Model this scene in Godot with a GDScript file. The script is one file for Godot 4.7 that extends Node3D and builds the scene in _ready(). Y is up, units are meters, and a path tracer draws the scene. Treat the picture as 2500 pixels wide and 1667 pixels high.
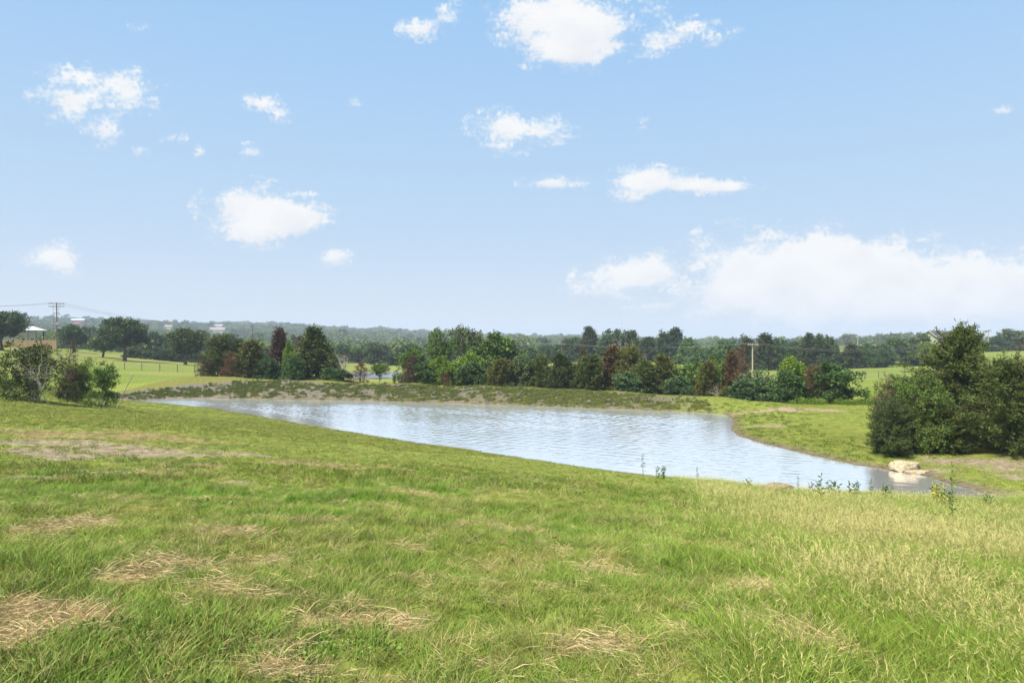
extends Node3D
# A farm pond below a mown slope, a dam with a thicket behind it, wooded hills far off. Water level y = 0, the eye 5 m above it, 1.6 m above the slope.

const F := 1667.0            # focal length of the photograph in its own pixels
const EXPO := 2.3
const EYE := Vector3(0, 5, 0)

# outline of the pond, read off the photograph: near bank from the left tip to the right tip, then back along the far bank
var SHORE := [[327, 980], [440, 989], [531, 999], [640, 1017], [744, 1036], [850, 1054], [957, 1073], [1060, 1088], [1169, 1102], [1280, 1120], [1382, 1135], [1460, 1146],
	[1541, 1155], [1630, 1164], [1722, 1174], [1800, 1183], [1900, 1194], [2000, 1202], [2100, 1208], [2200, 1213], [2300, 1217], [2400, 1220], [2466, 1218],
	[2440, 1211], [2400, 1203], [2300, 1176], [2250, 1160], [2180, 1149], [2130, 1141], [2080, 1133], [1978, 1110], [1910, 1094], [1842, 1077], [1798, 1062], [1784, 1048], [1788, 1025], [1771, 1011],
	[1700, 1006], [1600, 1002], [1500, 998], [1400, 994], [1250, 989], [1100, 984], [950, 980], [800, 977], [650, 974], [500, 972], [410, 973]]
# heights of the land: [pixel x, pixel y, distance]
var LAND := [[20, 1100, 17], [100, 983, 35], [255, 1000, 36], [100, 955, 45], [40, 915, 70], [20, 885, 90], [20, 856, 120], [100, 850, 150], [345, 906, 95], [300, 882, 128], [452, 890, 128], [480, 908, 98],
	[330, 932, 76], [290, 962, 60], [200, 985, 45],
	[450, 919, 69], [575, 922, 67.5], [700, 925, 66], [800, 929, 65], [900, 933, 64], [1025, 937, 62], [1150, 941, 60], [1275, 945.5, 59], [1400, 950, 57.5], [1525, 956, 56], [1650, 963, 54], [1750, 970, 52], [1850, 980, 49.5], [1950, 993, 47],
	[450, 930, 79], [700, 945, 75], [900, 955, 73], [1150, 962, 69], [1400, 970, 66], [1650, 980, 61], [1850, 985, 56], [2035, 985, 52.6],
	[2000, 1030, 40], [2100, 1060, 35], [2100, 985, 52], [2100, 960, 62], [2100, 930, 90], [2060, 903, 150], [1800, 903, 155], [1500, 888, 170], [2300, 1090, 31], [2480, 1105, 29], [2480, 1020, 40], [2450, 960, 60], [2300, 900, 120],
	[920, 900, 165], [700, 893, 150], [560, 890, 150],
	[0, 845, 300], [450, 868, 300], [1000, 875, 300], [1500, 870, 260], [2060, 853, 330], [2500, 846, 330], [2330, 850, 232], [2250, 872, 200], [2470, 850, 240],
	[0, 838, 420], [450, 858, 420], [1000, 868, 420], [1500, 862, 420], [2060, 847, 420], [2500, 843, 420],
	[-300, 815, 750], [450, 828, 750], [1000, 844, 750], [1500, 852, 750], [2060, 856, 750], [2700, 854, 750],
	[-600, 781, 1350], [0, 782, 1350], [300, 787, 1350], [600, 799, 1350], [1000, 814, 1350], [1370, 830, 1350], [1800, 843, 1350], [2500, 847, 1350], [3000, 847, 1350],
	[-900, 815, 2300], [400, 823, 2300], [1250, 840, 2300], [2400, 843, 2300], [3400, 843, 2300]]
# the same for what lies beside and behind the camera: [x, height, z]
var LAND2 := [[0, 3.4, 0], [0, 3.05, -4], [-4, 3.2, -5], [5, 2.9, -5], [0, 1.85, -15], [6, 1.55, -12], [0, 4.0, 9], [-16, 3.6, 2], [16, 2.6, 2], [-30, 3.2, -15], [28, 1.2, -12], [-60, 4.5, 0], [60, 2.5, 0], [0, 5.5, 60], [-60, 5, 60], [60, 4, 60],
	[-400, 8, 0], [400, 6, 0], [0, 9, 400], [-2300, 20, 0], [2300, 10, 0], [0, 15, 2300], [7, 1.0, -16], [12, .75, -16], [-8, 2.1, -16], [-14, 1.9, -26]]

var shore := PackedVector2Array()
var cx := PackedFloat32Array()      # control points of the land, in squeezed coordinates
var cz := PackedFloat32Array()
var cw := PackedFloat32Array()      # their weights, then three for the plane
var gx := PackedFloat32Array()      # grid lines of the ground
var gz := PackedFloat32Array()
var gh := PackedFloat32Array()      # heights on the grid
var gs := PackedFloat32Array()      # signed distance to the pond's edge (negative inside), 99 far off
var taken := {}
var nz := FastNoiseLite.new()
var nz2 := FastNoiseLite.new()
var M := {}

# ---------------------------------------------------------------- helpers
func numbered(called: String) -> String:
	if not taken.has(called):
		taken[called] = 0
		return called
	taken[called] += 1
	return "%s_%03d" % [called, taken[called]]

func tag(o: Node, label := "", category := "", group := "", kind := "") -> Node:
	if label: o.set_meta("label", label)
	if category: o.set_meta("category", category)
	if group: o.set_meta("group", group)
	if kind: o.set_meta("kind", kind)
	return o

func thing(called: String, label: String, category: String, at := Vector3.ZERO, group := "") -> Node3D:
	var o := Node3D.new()
	o.name = numbered(called)
	add_child(o)
	o.position = at
	tag(o, label, category, group)
	return o

func part(called: String, mesh: Mesh, m: Material, parent: Node, at := Vector3.ZERO) -> MeshInstance3D:
	var o := MeshInstance3D.new()
	o.mesh = mesh
	for k in mesh.get_surface_count():
		o.set_surface_override_material(k, m)
	o.name = called if parent != self else numbered(called)
	parent.add_child(o, true)
	o.position = at
	return o

func lin(r: float, g: float, b: float) -> Color:
	return Color(r, g, b).linear_to_srgb()

func mat(r: float, g: float, b: float, rough := 0.85, leafy := 0.0, vertex := true) -> StandardMaterial3D:
	var m := StandardMaterial3D.new()
	m.albedo_color = lin(r, g, b)
	m.roughness = rough
	m.metallic_specular = 0.3
	m.vertex_color_use_as_albedo = vertex
	m.cull_mode = BaseMaterial3D.CULL_DISABLED
	if leafy > 0.0:
		m.backlight_enabled = true
		m.backlight = Color(leafy, leafy, leafy * .6)
	return m

class Shape:
	var v := PackedVector3Array()
	var n := PackedVector3Array()
	var c := PackedColorArray()
	func tri(a: Vector3, b: Vector3, d: Vector3, col: Color) -> void:
		var k := (d - a).cross(b - a).normalized()
		v.append(a); v.append(b); v.append(d)
		n.append(k); n.append(k); n.append(k)
		c.append(col); c.append(col); c.append(col)
	func quad(a: Vector3, b: Vector3, d: Vector3, e: Vector3, col: Color) -> void:
		tri(a, b, d, col)
		tri(a, d, e, col)
	func box(lo: Vector3, hi: Vector3, col := Color.WHITE, t := Transform3D.IDENTITY) -> void:
		var p: Array[Vector3] = []
		for i in 8:
			p.append(t * Vector3(hi.x if i & 1 else lo.x, hi.y if i & 2 else lo.y, hi.z if i & 4 else lo.z))
		for q in [[0, 2, 3, 1], [5, 7, 6, 4], [4, 6, 2, 0], [1, 3, 7, 5], [2, 6, 7, 3], [0, 1, 5, 4]]:
			quad(p[q[0]], p[q[1]], p[q[2]], p[q[3]], col)
	func tube(pts: PackedVector3Array, rad: PackedFloat32Array, sides: int, col: Color) -> void:
		var rings: Array[PackedVector3Array] = []
		for i in pts.size():
			var d := (pts[mini(i + 1, pts.size() - 1)] - pts[maxi(i - 1, 0)]).normalized()
			var a := d.cross(Vector3(.31, .2, .93)).normalized()
			var b := d.cross(a)
			var ring := PackedVector3Array()
			for k in sides:
				var w := TAU * k / sides
				ring.append(pts[i] + (a * cos(w) + b * sin(w)) * rad[i])
			rings.append(ring)
		for i in pts.size() - 1:
			for k in sides:
				var k2 := (k + 1) % sides
				var o := [rings[i][k], rings[i][k2], rings[i + 1][k2], rings[i + 1][k]]
				var nn := [(rings[i][k] - pts[i]).normalized(), (rings[i][k2] - pts[i]).normalized(), (rings[i + 1][k2] - pts[i + 1]).normalized(), (rings[i + 1][k] - pts[i + 1]).normalized()]
				for q in [0, 2, 1, 0, 3, 2]:
					v.append(o[q]); n.append(nn[q]); c.append(col)
		for e in [0, pts.size() - 1]:
			for k in range(1, sides - 1):
				if e == 0: tri(rings[e][0], rings[e][k], rings[e][k + 1], col)
				else: tri(rings[e][0], rings[e][k + 1], rings[e][k], col)
	func done() -> ArrayMesh:
		var a := []
		a.resize(Mesh.ARRAY_MAX)
		a[Mesh.ARRAY_VERTEX] = v
		a[Mesh.ARRAY_NORMAL] = n
		a[Mesh.ARRAY_COLOR] = c
		var m := ArrayMesh.new()
		m.add_surface_from_arrays(Mesh.PRIMITIVE_TRIANGLES, a)
		return m

func seeded(s: int) -> RandomNumberGenerator:
	var r := RandomNumberGenerator.new()
	r.seed = s
	return r

func any_dir(r: RandomNumberGenerator) -> Vector3:
	var z := r.randf_range(-1, 1)
	var w := r.randf() * TAU
	var k := sqrt(1 - z * z)
	return Vector3(k * cos(w), z, k * sin(w))

# a point of the photograph at a distance
func at(px: float, py: float, d: float) -> Vector3:
	return Vector3((px - 1250.0) / F * d, 5.0 - (py - 833.0) / F * d, -d)

# ---------------------------------------------------------------- the land
func squeeze(x: float, z: float) -> Vector2:
	var r := sqrt(x * x + z * z) + 1e-6
	var k := 10.0 * log(1.0 + r / 10.0) / r
	return Vector2(x * k, z * k)

func fit_land() -> void:
	var pts: Array[Vector3] = []
	for a in LAND:
		pts.append(at(a[0], a[1], a[2]))
	for a in LAND2:
		pts.append(Vector3(a[0], a[1], a[2]))
	for k in shore.size():      # every second corner of the shore, a little above the water
		if k % 2 == 0:
			pts.append(Vector3(shore[k].x, 0.12, shore[k].y))
	var n := pts.size()
	var t := PackedFloat64Array()
	for p in pts:
		var q := squeeze(p.x, p.z)
		cx.append(q.x); cz.append(q.y)
		t.append((p.y - 5.0) / (Vector2(p.x, p.z).length() + 20.0))
	var w := n + 3
	var rows: Array[PackedFloat64Array] = []
	for i in w:
		var row := PackedFloat64Array()
		row.resize(w + 1)
		if i < n:
			for j in n:
				var r2 := (cx[i] - cx[j]) * (cx[i] - cx[j]) + (cz[i] - cz[j]) * (cz[i] - cz[j])
				row[j] = 0.5 * r2 * log(r2) if r2 > 1e-9 else 0.0
			row[i] += 0.15
			row[n] = 1.0; row[n + 1] = cx[i]; row[n + 2] = cz[i]
			row[w] = t[i]
		else:
			for j in n:
				row[j] = 1.0 if i == n else (cx[j] if i == n + 1 else cz[j])
		rows.append(row)
	for c in w:
		var best := c
		for i in range(c + 1, w):
			if absf(rows[i][c]) > absf(rows[best][c]): best = i
		var sw := rows[c]; rows[c] = rows[best]; rows[best] = sw
		var pr := rows[c]
		for i in range(c + 1, w):
			var ri := rows[i]
			var k := ri[c] / pr[c]
			if k != 0.0:
				for j in range(c, w + 1):
					ri[j] -= k * pr[j]
				rows[i] = ri
	var sol := PackedFloat64Array()
	sol.resize(w)
	for c in range(w - 1, -1, -1):
		var s := rows[c][w]
		for j in range(c + 1, w):
			s -= rows[c][j] * sol[j]
		sol[c] = s / rows[c][c]
	for k in w:
		cw.append(sol[k])

func base_height(x: float, z: float) -> float:
	var q := squeeze(x, z)
	var n := cx.size()
	var s := cw[n] + cw[n + 1] * q.x + cw[n + 2] * q.y
	for i in n:
		var dx := q.x - cx[i]
		var dz := q.y - cz[i]
		var r2 := dx * dx + dz * dz
		if r2 > 1e-9:
			s += cw[i] * 0.5 * r2 * log(r2)
	return 5.0 + s * (sqrt(x * x + z * z) + 20.0)

func shore_distance(p: Vector2) -> float:
	var best := 1e9
	var inside := false
	var n := shore.size()
	for i in n:
		var a := shore[i]
		var b := shore[(i + 1) % n]
		var ab := b - a
		var k := clampf((p - a).dot(ab) / ab.length_squared(), 0, 1)
		best = minf(best, (p - a - ab * k).length_squared())
		if (a.y > p.y) != (b.y > p.y) and p.x < a.x + (p.y - a.y) / (b.y - a.y) * ab.x:
			inside = not inside
	return -sqrt(best) if inside else sqrt(best)

func lines(lo: float, hi: float, step: float, least: float, most: float, grow: float) -> PackedFloat32Array:
	var out := PackedFloat32Array()
	var back := PackedFloat32Array()
	var s := step
	var x := lo
	while x > least:
		s *= grow
		x -= s
		back.append(x)
	for k in range(back.size() - 1, -1, -1):
		out.append(back[k])
	x = lo
	while x < hi:
		out.append(x)
		x += step
	s = step
	while x < most:
		out.append(x)
		s *= grow
		x += s
	return out

func land_grid() -> void:
	gx = lines(-38, 38, 0.4, -2400, 2400, 1.13)
	gz = lines(-78, 6, 0.4, -2400, 900, 1.13)
	var nx := gx.size()
	gh.resize(nx * gz.size())
	gs.resize(nx * gz.size())
	# the smooth land on every second line, halfway values between them
	var nb := PackedFloat32Array(); nb.resize(gh.size())
	var nzz := gz.size()
	for j in nzz:
		for i in nx:
			if (j % 2 == 0 or j == nzz - 1) and (i % 2 == 0 or i == nx - 1):
				nb[j * nx + i] = base_height(gx[i], gz[j])
	for j in nzz:
		if j % 2 == 0 or j == nzz - 1:
			for i in range(1, nx - 1, 2):
				nb[j * nx + i] = (nb[j * nx + i - 1] + nb[j * nx + i + 1]) * .5
	for j in range(1, nzz - 1, 2):
		for i in nx:
			nb[j * nx + i] = (nb[(j - 1) * nx + i] + nb[(j + 1) * nx + i]) * .5
	for j in gz.size():
		for i in nx:
			var x := gx[i]
			var z := gz[j]
			var h := nb[j * nx + i]
			var s := 99.0
			var r := sqrt(x * x + z * z)
			if r > 200.0:
				h += nz.get_noise_2d(x * .16, z * .16) * minf((r - 200.0) * .016, 9.0)
			elif x > -42 and x < 30 and z < -14 and z > -72:
				s = shore_distance(Vector2(x, z))
				if s <= 0.0:
					h = maxf(s * .3, -1.1) - .02
				else:
					var bank := .02 + .16 * s + .06 * nz.get_noise_2d(x * 9, z * 9) * minf(s, 1.0)
					h = lerpf(minf(bank, maxf(h, .1 + .05 * s)), h, smoothstep(0.5, 5.0, s))
			var hole := Vector2((x + 26.5) / 11.0, (z + 136.0) / 12.0).length()      # the second pond
			if hole < 3.0:
				h = lerpf(lerpf(-2.1, -1.55, smoothstep(.8, 1.1, hole)), maxf(h, -1.5), smoothstep(1.0, 1.6, hole))
			if s > 0.0 and r < 200.0:
				h += .05 * nz.get_noise_2d(x * 4.0, z * 4.0) * clampf(s, 0, 1)
				h += .10 * nz2.get_noise_2d(x * 1.3, z * 1.3) * clampf(s * .3, 0, 1) + .07 * nz2.get_noise_2d(x * 4.2 + 40, z * 4.2) * clampf(s * .3, 0, 1) * smoothstep(40, 15, r)
			gh[j * nx + i] = h
			gs[j * nx + i] = s

func sample(a: PackedFloat32Array, x: float, z: float) -> float:
	var i := clampi(gx.bsearch(x) - 1, 0, gx.size() - 2)
	var j := clampi(gz.bsearch(z) - 1, 0, gz.size() - 2)
	var u := (x - gx[i]) / (gx[i + 1] - gx[i])
	var v := (z - gz[j]) / (gz[j + 1] - gz[j])
	var k := j * gx.size() + i
	# the same two triangles as the mesh
	if u + v <= 1.0:
		return a[k] + (a[k + 1] - a[k]) * u + (a[k + gx.size()] - a[k]) * v
	var e := a[k + gx.size() + 1]
	return e + (a[k + gx.size()] - e) * (1 - u) + (a[k + 1] - e) * (1 - v)

func ground(x: float, z: float) -> float:
	return sample(gh, x, z)

# where the line of sight through a point of the photograph meets the land
func seen(px: float, py: float) -> Vector3:
	var d := 2.0
	while d < 1800.0:
		var p := at(px, py, d)
		if p.y < ground(p.x, p.z):
			return Vector3(p.x, ground(p.x, p.z), p.z)
		d += maxf(.05, d * .004)
	return at(px, py, 1400)

# ---------------------------------------------------------------- the sky
var CLOUDS := [[[1370, 30, 125, 85, 1], [1450, 90, 85, 62, 1], [1370, 130, 75, 42, 1], [1290, 60, 60, 60, .55]], [[1030, 72, 44, 26, .85], [1098, 45, 36, 40, .6]],
	[[1597, 98, 50, 35, .9], [1590, 25, 36, 36, .6]], [[1705, 80, 48, 32, .7]], [[1787, 78, 24, 16, .6]],
	[[150, 235, 62, 40, .75], [300, 232, 80, 46, .85], [205, 188, 80, 26, .7], [250, 318, 36, 40, .6], [178, 278, 56, 32, .65]], [[640, 252, 34, 20, .8], [678, 285, 30, 22, .6], [597, 240, 16, 10, .5]],
	[[612, 370, 32, 17, .7]], [[600, 505, 88, 48, 1.1], [690, 540, 95, 46, 1.1], [600, 572, 62, 32, .9], [725, 530, 60, 32, 1]], [[125, 625, 55, 30, .75], [160, 645, 36, 28, .75]], [[825, 635, 30, 23, .75]],
	[[1225, 308, 66, 34, .8], [1305, 320, 76, 32, .85], [1232, 358, 46, 32, .6]], [[1385, 453, 78, 15, .85], [1330, 443, 44, 14, .7]],
	[[1570, 442, 64, 30, 1], [1680, 450, 96, 24, 1], [1785, 457, 62, 13, .8], [1550, 480, 42, 22, .8]], [[1540, 675, 95, 40, .95], [1595, 660, 62, 34, .95], [1475, 712, 75, 25, .65]],
	[[1790, 650, 95, 75, .8], [1950, 690, 160, 85, 1.1], [2000, 630, 105, 58, 1.1], [2120, 665, 165, 75, 1.1], [2280, 705, 155, 70, 1.1], [2440, 715, 130, 66, 1.1], [2120, 750, 380, 60, .95], [1800, 720, 125, 50, .7], [2390, 672, 52, 44, .75], [2490, 695, 70, 56, 1]],
	[[865, 250, 20, 12, .42]], [[1570, 300, 13, 22, .45]], [[2455, 270, 26, 10, .5]], [[485, 370, 10, 14, .5]], [[338, 370, 20, 12, .55]], [[340, 68, 26, 16, .35]], [[420, 335, 30, 20, .4]]]

func sky_color(el: float) -> Color:
	var stops := [[-1.6, 205, 212, 215], [-.02, 218, 228, 238], [0.03, 217, 229, 241], [.08, 208, 226, 244], [.14, 196, 220, 244], [.26, 181, 213, 245], [.46, 160, 202, 244], [.8, 138, 186, 238], [1.6, 112, 166, 228]]
	for k in stops.size() - 1:
		if el <= stops[k + 1][0]:
			var t: float = clampf((el - stops[k][0]) / (stops[k + 1][0] - stops[k][0]), 0, 1)
			return Color8(stops[k][1], stops[k][2], stops[k][3]).lerp(Color8(stops[k + 1][1], stops[k + 1][2], stops[k + 1][3]), t)
	return Color8(112, 166, 228)

func cloud_over(c: Color, px: float, py: float, blobs: Array) -> Color:
	var f := 0.0
	var low := 0.0
	for b in blobs:
		var dx: float = (px - b[0]) / b[2]
		var dy: float = (py - b[1]) / b[3]
		var g: float = b[4] * exp(-1.15 * (dx * dx + dy * dy * (1.5 if dy > 0 else 1.0)))
		f += g
		low += g * dy
	if f < .05:
		return c
	low /= f
	f = minf(f, 1.25)
	var w := 22.0 * nz2.get_noise_2d(px * .22, py * .22 + 700)
	var r := nz.get_noise_2d((px + w) * .17, (py - w) * .26) * .55 + nz2.get_noise_2d(px * .13 + w * .3, py * .2) * .34 + nz2.get_noise_2d(px * .4 + w, py * .55) * .28 + nz2.get_noise_2d(px * 1.1 + w, py * 1.4) * .13
	var a := smoothstep(.12, .98, f * .95 + r * (1.5 - .6 * f))
	a = minf(a * 1.06, .97)
	var shade := clampf(.5 * low + .25 + nz.get_noise_2d(px * .15 + 400, py * .2) * .6, 0, 1)
	return c.lerp(Color8(253, 253, 253).lerp(Color8(236, 238, 243), shade), a)

func make_sky() -> Image:
	var w := 4096
	var h := 2048
	var im := Image.create(w, h, false, Image.FORMAT_RGB8)
	for j in h:
		im.fill_rect(Rect2i(0, j, w, 1), sky_color((.5 - (j + .5) / h) * PI))
	# the clouds that the photograph shows, each in its place on the dome
	for blobs in CLOUDS:
		var lo := Vector2(1e9, 1e9)
		var hi := -lo
		for b in blobs:
			lo = lo.min(Vector2(b[0] - b[2] * 1.7, b[1] - b[3] * 1.9))
			hi = hi.max(Vector2(b[0] + b[2] * 1.7, b[1] + b[3] * 1.9))
		stamp(im, w, h, blobs, lo, hi, 0, 0, false)
	# and others like them round about
	var r := seeded(5)
	for k in 60:
		var az := r.randf_range(-PI, PI)
		var el := asin(r.randf_range(.05, .84))
		if absf(az) < .85 and el < .62:
			continue
		var s := r.randf_range(50, 130) * (.6 + .5 * el)
		var blobs := []
		for m in r.randi_range(2, 4):
			blobs.append([r.randf_range(-1.2, 1.2) * s, r.randf_range(-.3, .3) * s, s * r.randf_range(.6, 1.2), s * r.randf_range(.35, .6), r.randf_range(.7, 1.1)])
		stamp(im, w, h, blobs, Vector2(-3.2 * s, -1.6 * s), Vector2(3.2 * s, 1.6 * s), az, el, true)
	return im

func stamp(im: Image, w: int, h: int, blobs: Array, lo: Vector2, hi: Vector2, az0: float, el0: float, local: bool) -> void:
	var i0: int; var i1: int; var j0: int; var j1: int
	if local:
		var k := maxf(cos(el0), .25)
		i0 = int((az0 + lo.x / F / k) / TAU * w + w / 2.0)
		i1 = int((az0 + hi.x / F / k) / TAU * w + w / 2.0)
		j0 = int((.5 - (el0 - lo.y / F) / PI) * h)
		j1 = int((.5 - (el0 - hi.y / F) / PI) * h)
	else:
		i0 = int(atan((lo.x - 1250) / F) / TAU * w + w / 2.0)
		i1 = int(atan((hi.x - 1250) / F) / TAU * w + w / 2.0)
		j0 = int((.5 - atan((833 - lo.y) / F) / PI) * h)
		j1 = int((.5 - atan((833 - hi.y) / F * .75) / PI) * h)
	if j0 > j1:
		var q := j0; j0 = j1; j1 = q
	for j in range(maxi(j0, 0), mini(j1 + 1, h)):
		var el := (.5 - (j + .5) / h) * PI
		if el < 0.0:
			break
		for i in range(i0, i1 + 1):
			var az := (i + .5 - w / 2.0) / w * TAU
			var px: float
			var py: float
			if local:
				px = (az - az0) * cos(el) * F
				py = (el0 - el) * F
			else:
				px = 1250 + tan(az) * F
				py = 833 - tan(el) / cos(az) * F
			var ii := posmod(i + w / 2, w)      # column 0 looks along -z
			var c := im.get_pixel(ii, j)
			if local:
				im.set_pixel(ii, j, cloud_over(c, px, py, blobs))
			else:
				im.set_pixel(ii, j, cloud_over(c, px, py, blobs))

# ---------------------------------------------------------------- the ground's colours and cover
# bare and strawy spots seen in the photograph: [x, y, half width in m, half depth in m, kind]; 0 bare earth, 1 dead mown grass, 2 pale chalky earth, 3 lush bright grass, 4 gravel
var SPOTS := [[120, 1108, 1.9, 1.1, 0], [330, 1103, 2.3, 1.3, 0], [230, 1084, 2.0, .6, 0], [60, 1083, 1.2, .5, 0], [235, 1152, .95, .22, 2], [110, 1168, .8, .25, 0], [590, 1108, 1.3, .5, 0], [400, 1155, .7, .3, 1], [580, 1180, .6, .22, 0],
	[750, 1130, 1.2, .4, 1], [470, 1138, .8, .3, 1], [860, 1148, 1.3, .4, 1], [140, 1062, 2.6, .9, 1], [380, 1068, 2.4, .8, 1],
	[90, 1530, .42, .40, 1], [30, 1500, .35, .25, 1], [210, 1545, .25, .12, 1], [10, 1590, .25, .2, 1], [300, 1420, .26, .14, 1], [350, 1405, .3, .12, 1], [450, 1385, .45, .12, 1], [590, 1375, .4, .12, 1], [540, 1432, .25, .08, 1], [640, 1462, .3, .1, 1],
	[760, 1525, .22, .12, 1], [900, 1530, .28, .15, 1], [960, 1545, .2, .12, 1], [740, 1545, .25, .1, 1], [1010, 1345, .3, .15, 1], [1170, 1285, .35, .15, 1], [1290, 1300, .4, .15, 1], [830, 1480, .2, .08, 1], [970, 1415, .25, .1, 1], [620, 1590, .3, .14, 1], [700, 1640, .25, .1, 1],
	[1470, 1590, .3, .15, 1], [1380, 1560, .2, .1, 1], [1220, 1650, .15, .12, 1], [1880, 1450, .3, .15, 1], [1910, 1530, .35, .18, 1], [1990, 1580, .25, .2, 1], [1850, 1440, .3, .1, 1], [1500, 1400, .3, .1, 1], [1600, 1350, .4, .14, 1],
	[1340, 1180, .8, .3, 0], [1240, 1195, .7, .2, 0], [1640, 1195, .6, .15, 0], [1050, 1215, .6, .2, 1], [560, 1300, .5, .2, 1], [200, 1280, .6, .2, 1], [120, 1300, .5, .15, 1], [700, 1275, .8, .2, 1],
	[820, 1220, 1.3, .4, 3], [560, 1215, 1.1, .5, 3], [700, 1260, .9, .4, 3], [400, 1205, 1.4, .5, 3], [1390, 1310, .5, .3, 3], [1200, 1180, .8, .3, 3], [200, 1200, 1.2, .5, 3], [1000, 1190, 1.2, .4, 3],
	[1800, 1008, 1.6, .5, 4], [1900, 1001, 2.5, 1.0, 4], [1990, 1000, 2.4, .8, 4], [1870, 1040, 1.2, .6, 0], [2450, 1135, 1.7, 1.5, 0], [2330, 1128, 1.4, .9, 0], [2290, 1150, .8, .4, 0], [2480, 1165, .8, .9, 0], [2480, 1214, .8, .4, 4], [2400, 1085, 3.2, 1.4, 0]]
var spots := []

func place_spots() -> void:
	for s in SPOTS:
		var p := seen(s[0], s[1])
		spots.append([p.x, p.z, s[2], s[3], s[4]])

func far_bank_z(x: float) -> float:     # the dam's waterline
	var best := -57.0
	for k in range(36, shore.size() - 1):
		var a := shore[k]
		var b := shore[k + 1]
		if x <= a.x and x >= b.x:
			best = lerpf(a.y, b.y, (a.x - x) / (a.x - b.x))
	return best

# how far a point lies inside each kind of spot (0 none, 1 full), with ragged edges
func spot(x: float, z: float) -> PackedFloat32Array:
	var out := PackedFloat32Array([0, 0, 0, 0, 0])
	var rag := .9 * nz.get_noise_2d(x * 16, z * 16) + 1.3 * nz2.get_noise_2d(x * 13, z * 13) - .12
	for s in cells.get(Vector2i(floori(x / 4.0), floori(z / 4.0)), []):
		var dx: float = (x - s[0]) / s[2]
		var dz: float = (z - s[1]) / s[3]
		var k := dx * dx + dz * dz
		if k < 4.0:
			var t := smoothstep(-.25, .45, 1.0 - k + rag)
			if t > out[s[4]]: out[s[4]] = t
	return out

# land use: [bare earth 0..1, colour]
func look(x: float, z: float, s: float) -> Array:
	var r := sqrt(x * x + z * z)
	var a := nz.get_noise_2d(x * 3.0, z * 3.0)          # about 6 m
	var b := nz2.get_noise_2d(x * 5.0, z * 5.0)         # about 1 m
	var d := nz.get_noise_2d(x * 22.0 + 90, z * 22.0)   # about 1 m and finer
	var c := Color(.20, .26, .044).lerp(Color(.155, .238, .034), clampf(.5 + a, 0, 1)).lerp(Color(.29, .27, .08), clampf(.06 + b * 1.1 + d * .7, 0, .7))
	# the slope nearer the water is mown shorter and paler
	c = c.lerp(Color(.285, .33, .075), .6 * smoothstep(-1.5, 2.5, r - 19.0 + 4.0 * a) * (1.0 if s < 60.0 or r < 62.0 else 0.0))
	var bare := 0.0
	if r < 62.0:
		var sp := spot(x, z)
		c = c.lerp(Color(.34, .255, .14), sp[1] * .6)
		c = c.lerp(Color(.12, .24, .02), sp[3] * .8)
		if sp[0] > 0: c = c.lerp(Color(.33, .26, .195), sp[0] * .9)
		if sp[2] > 0: c = c.lerp(Color(.42, .38, .32), sp[2])
		if sp[4] > 0: c = c.lerp(Color(.40, .30, .22), sp[4])
		bare = maxf(maxf(sp[0] * .9, sp[2]), sp[4])
	if s < 40.0 and x > -36 and x < 16.5 and z < far_bank_z(x) + .5 and s < 16.0:      # the dam
		var lawn := c
		var w := s + 1.3 * a + 1.1 * b
		var k := clampf((x + 36.0) / 52.0, 0, 1)          # more growth towards the right end
		var mud := Color(.27, .22, .17).lerp(Color(.18, .155, .135), clampf(.4 + d * 1.2, 0, 1))
		var grey := Color(.20, .175, .16)
		var crest := Color(.205, .21, .055)
		if s < 4.6:
			var e := smoothstep(.9, 2.0, w)
			c = mud.lerp(grey, e).lerp(Color(.13, .15, .04), clampf(.0 + .45 * k + d * .5 + .3 * b, 0, .7))
			bare = .75 - .4 * k
		else:
			c = grey.lerp(crest, smoothstep(4.6, 5.4, w)).lerp(Color(.21, .17, .09), clampf(d * .6 + .1, 0, .5))
			bare = 1.0 - smoothstep(4.6, 5.6, w)
		var ends := smoothstep(15.5, 10.5, x + 2.5 * b + 2.0 * a)
		c = lawn.lerp(c, ends)
		bare *= ends
	elif s < 40.0 and s < .9 + .4 * b:
		c = c.lerp(Color(.20, .165, .115), smoothstep(.9, .15, s + .3 * b))
		bare = maxf(bare, smoothstep(.6, .1, s + .3 * b))
	if s < 0.0:
		c = Color(.10, .095, .055)
		bare = 1.0
	if r > 70.0:
		var f := smoothstep(70, 110, r)
		var meadow := Color(.20, .27, .05).lerp(Color(.31, .30, .115), clampf(.35 + nz.get_noise_2d(x * .9, z * 2.2) * 1.3, 0, 1))
		c = c.lerp(meadow, f)
		c = c.lerp(Color(.075, .11, .032), smoothstep(260, 420, r) * .6)
	return [bare, c]

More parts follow.
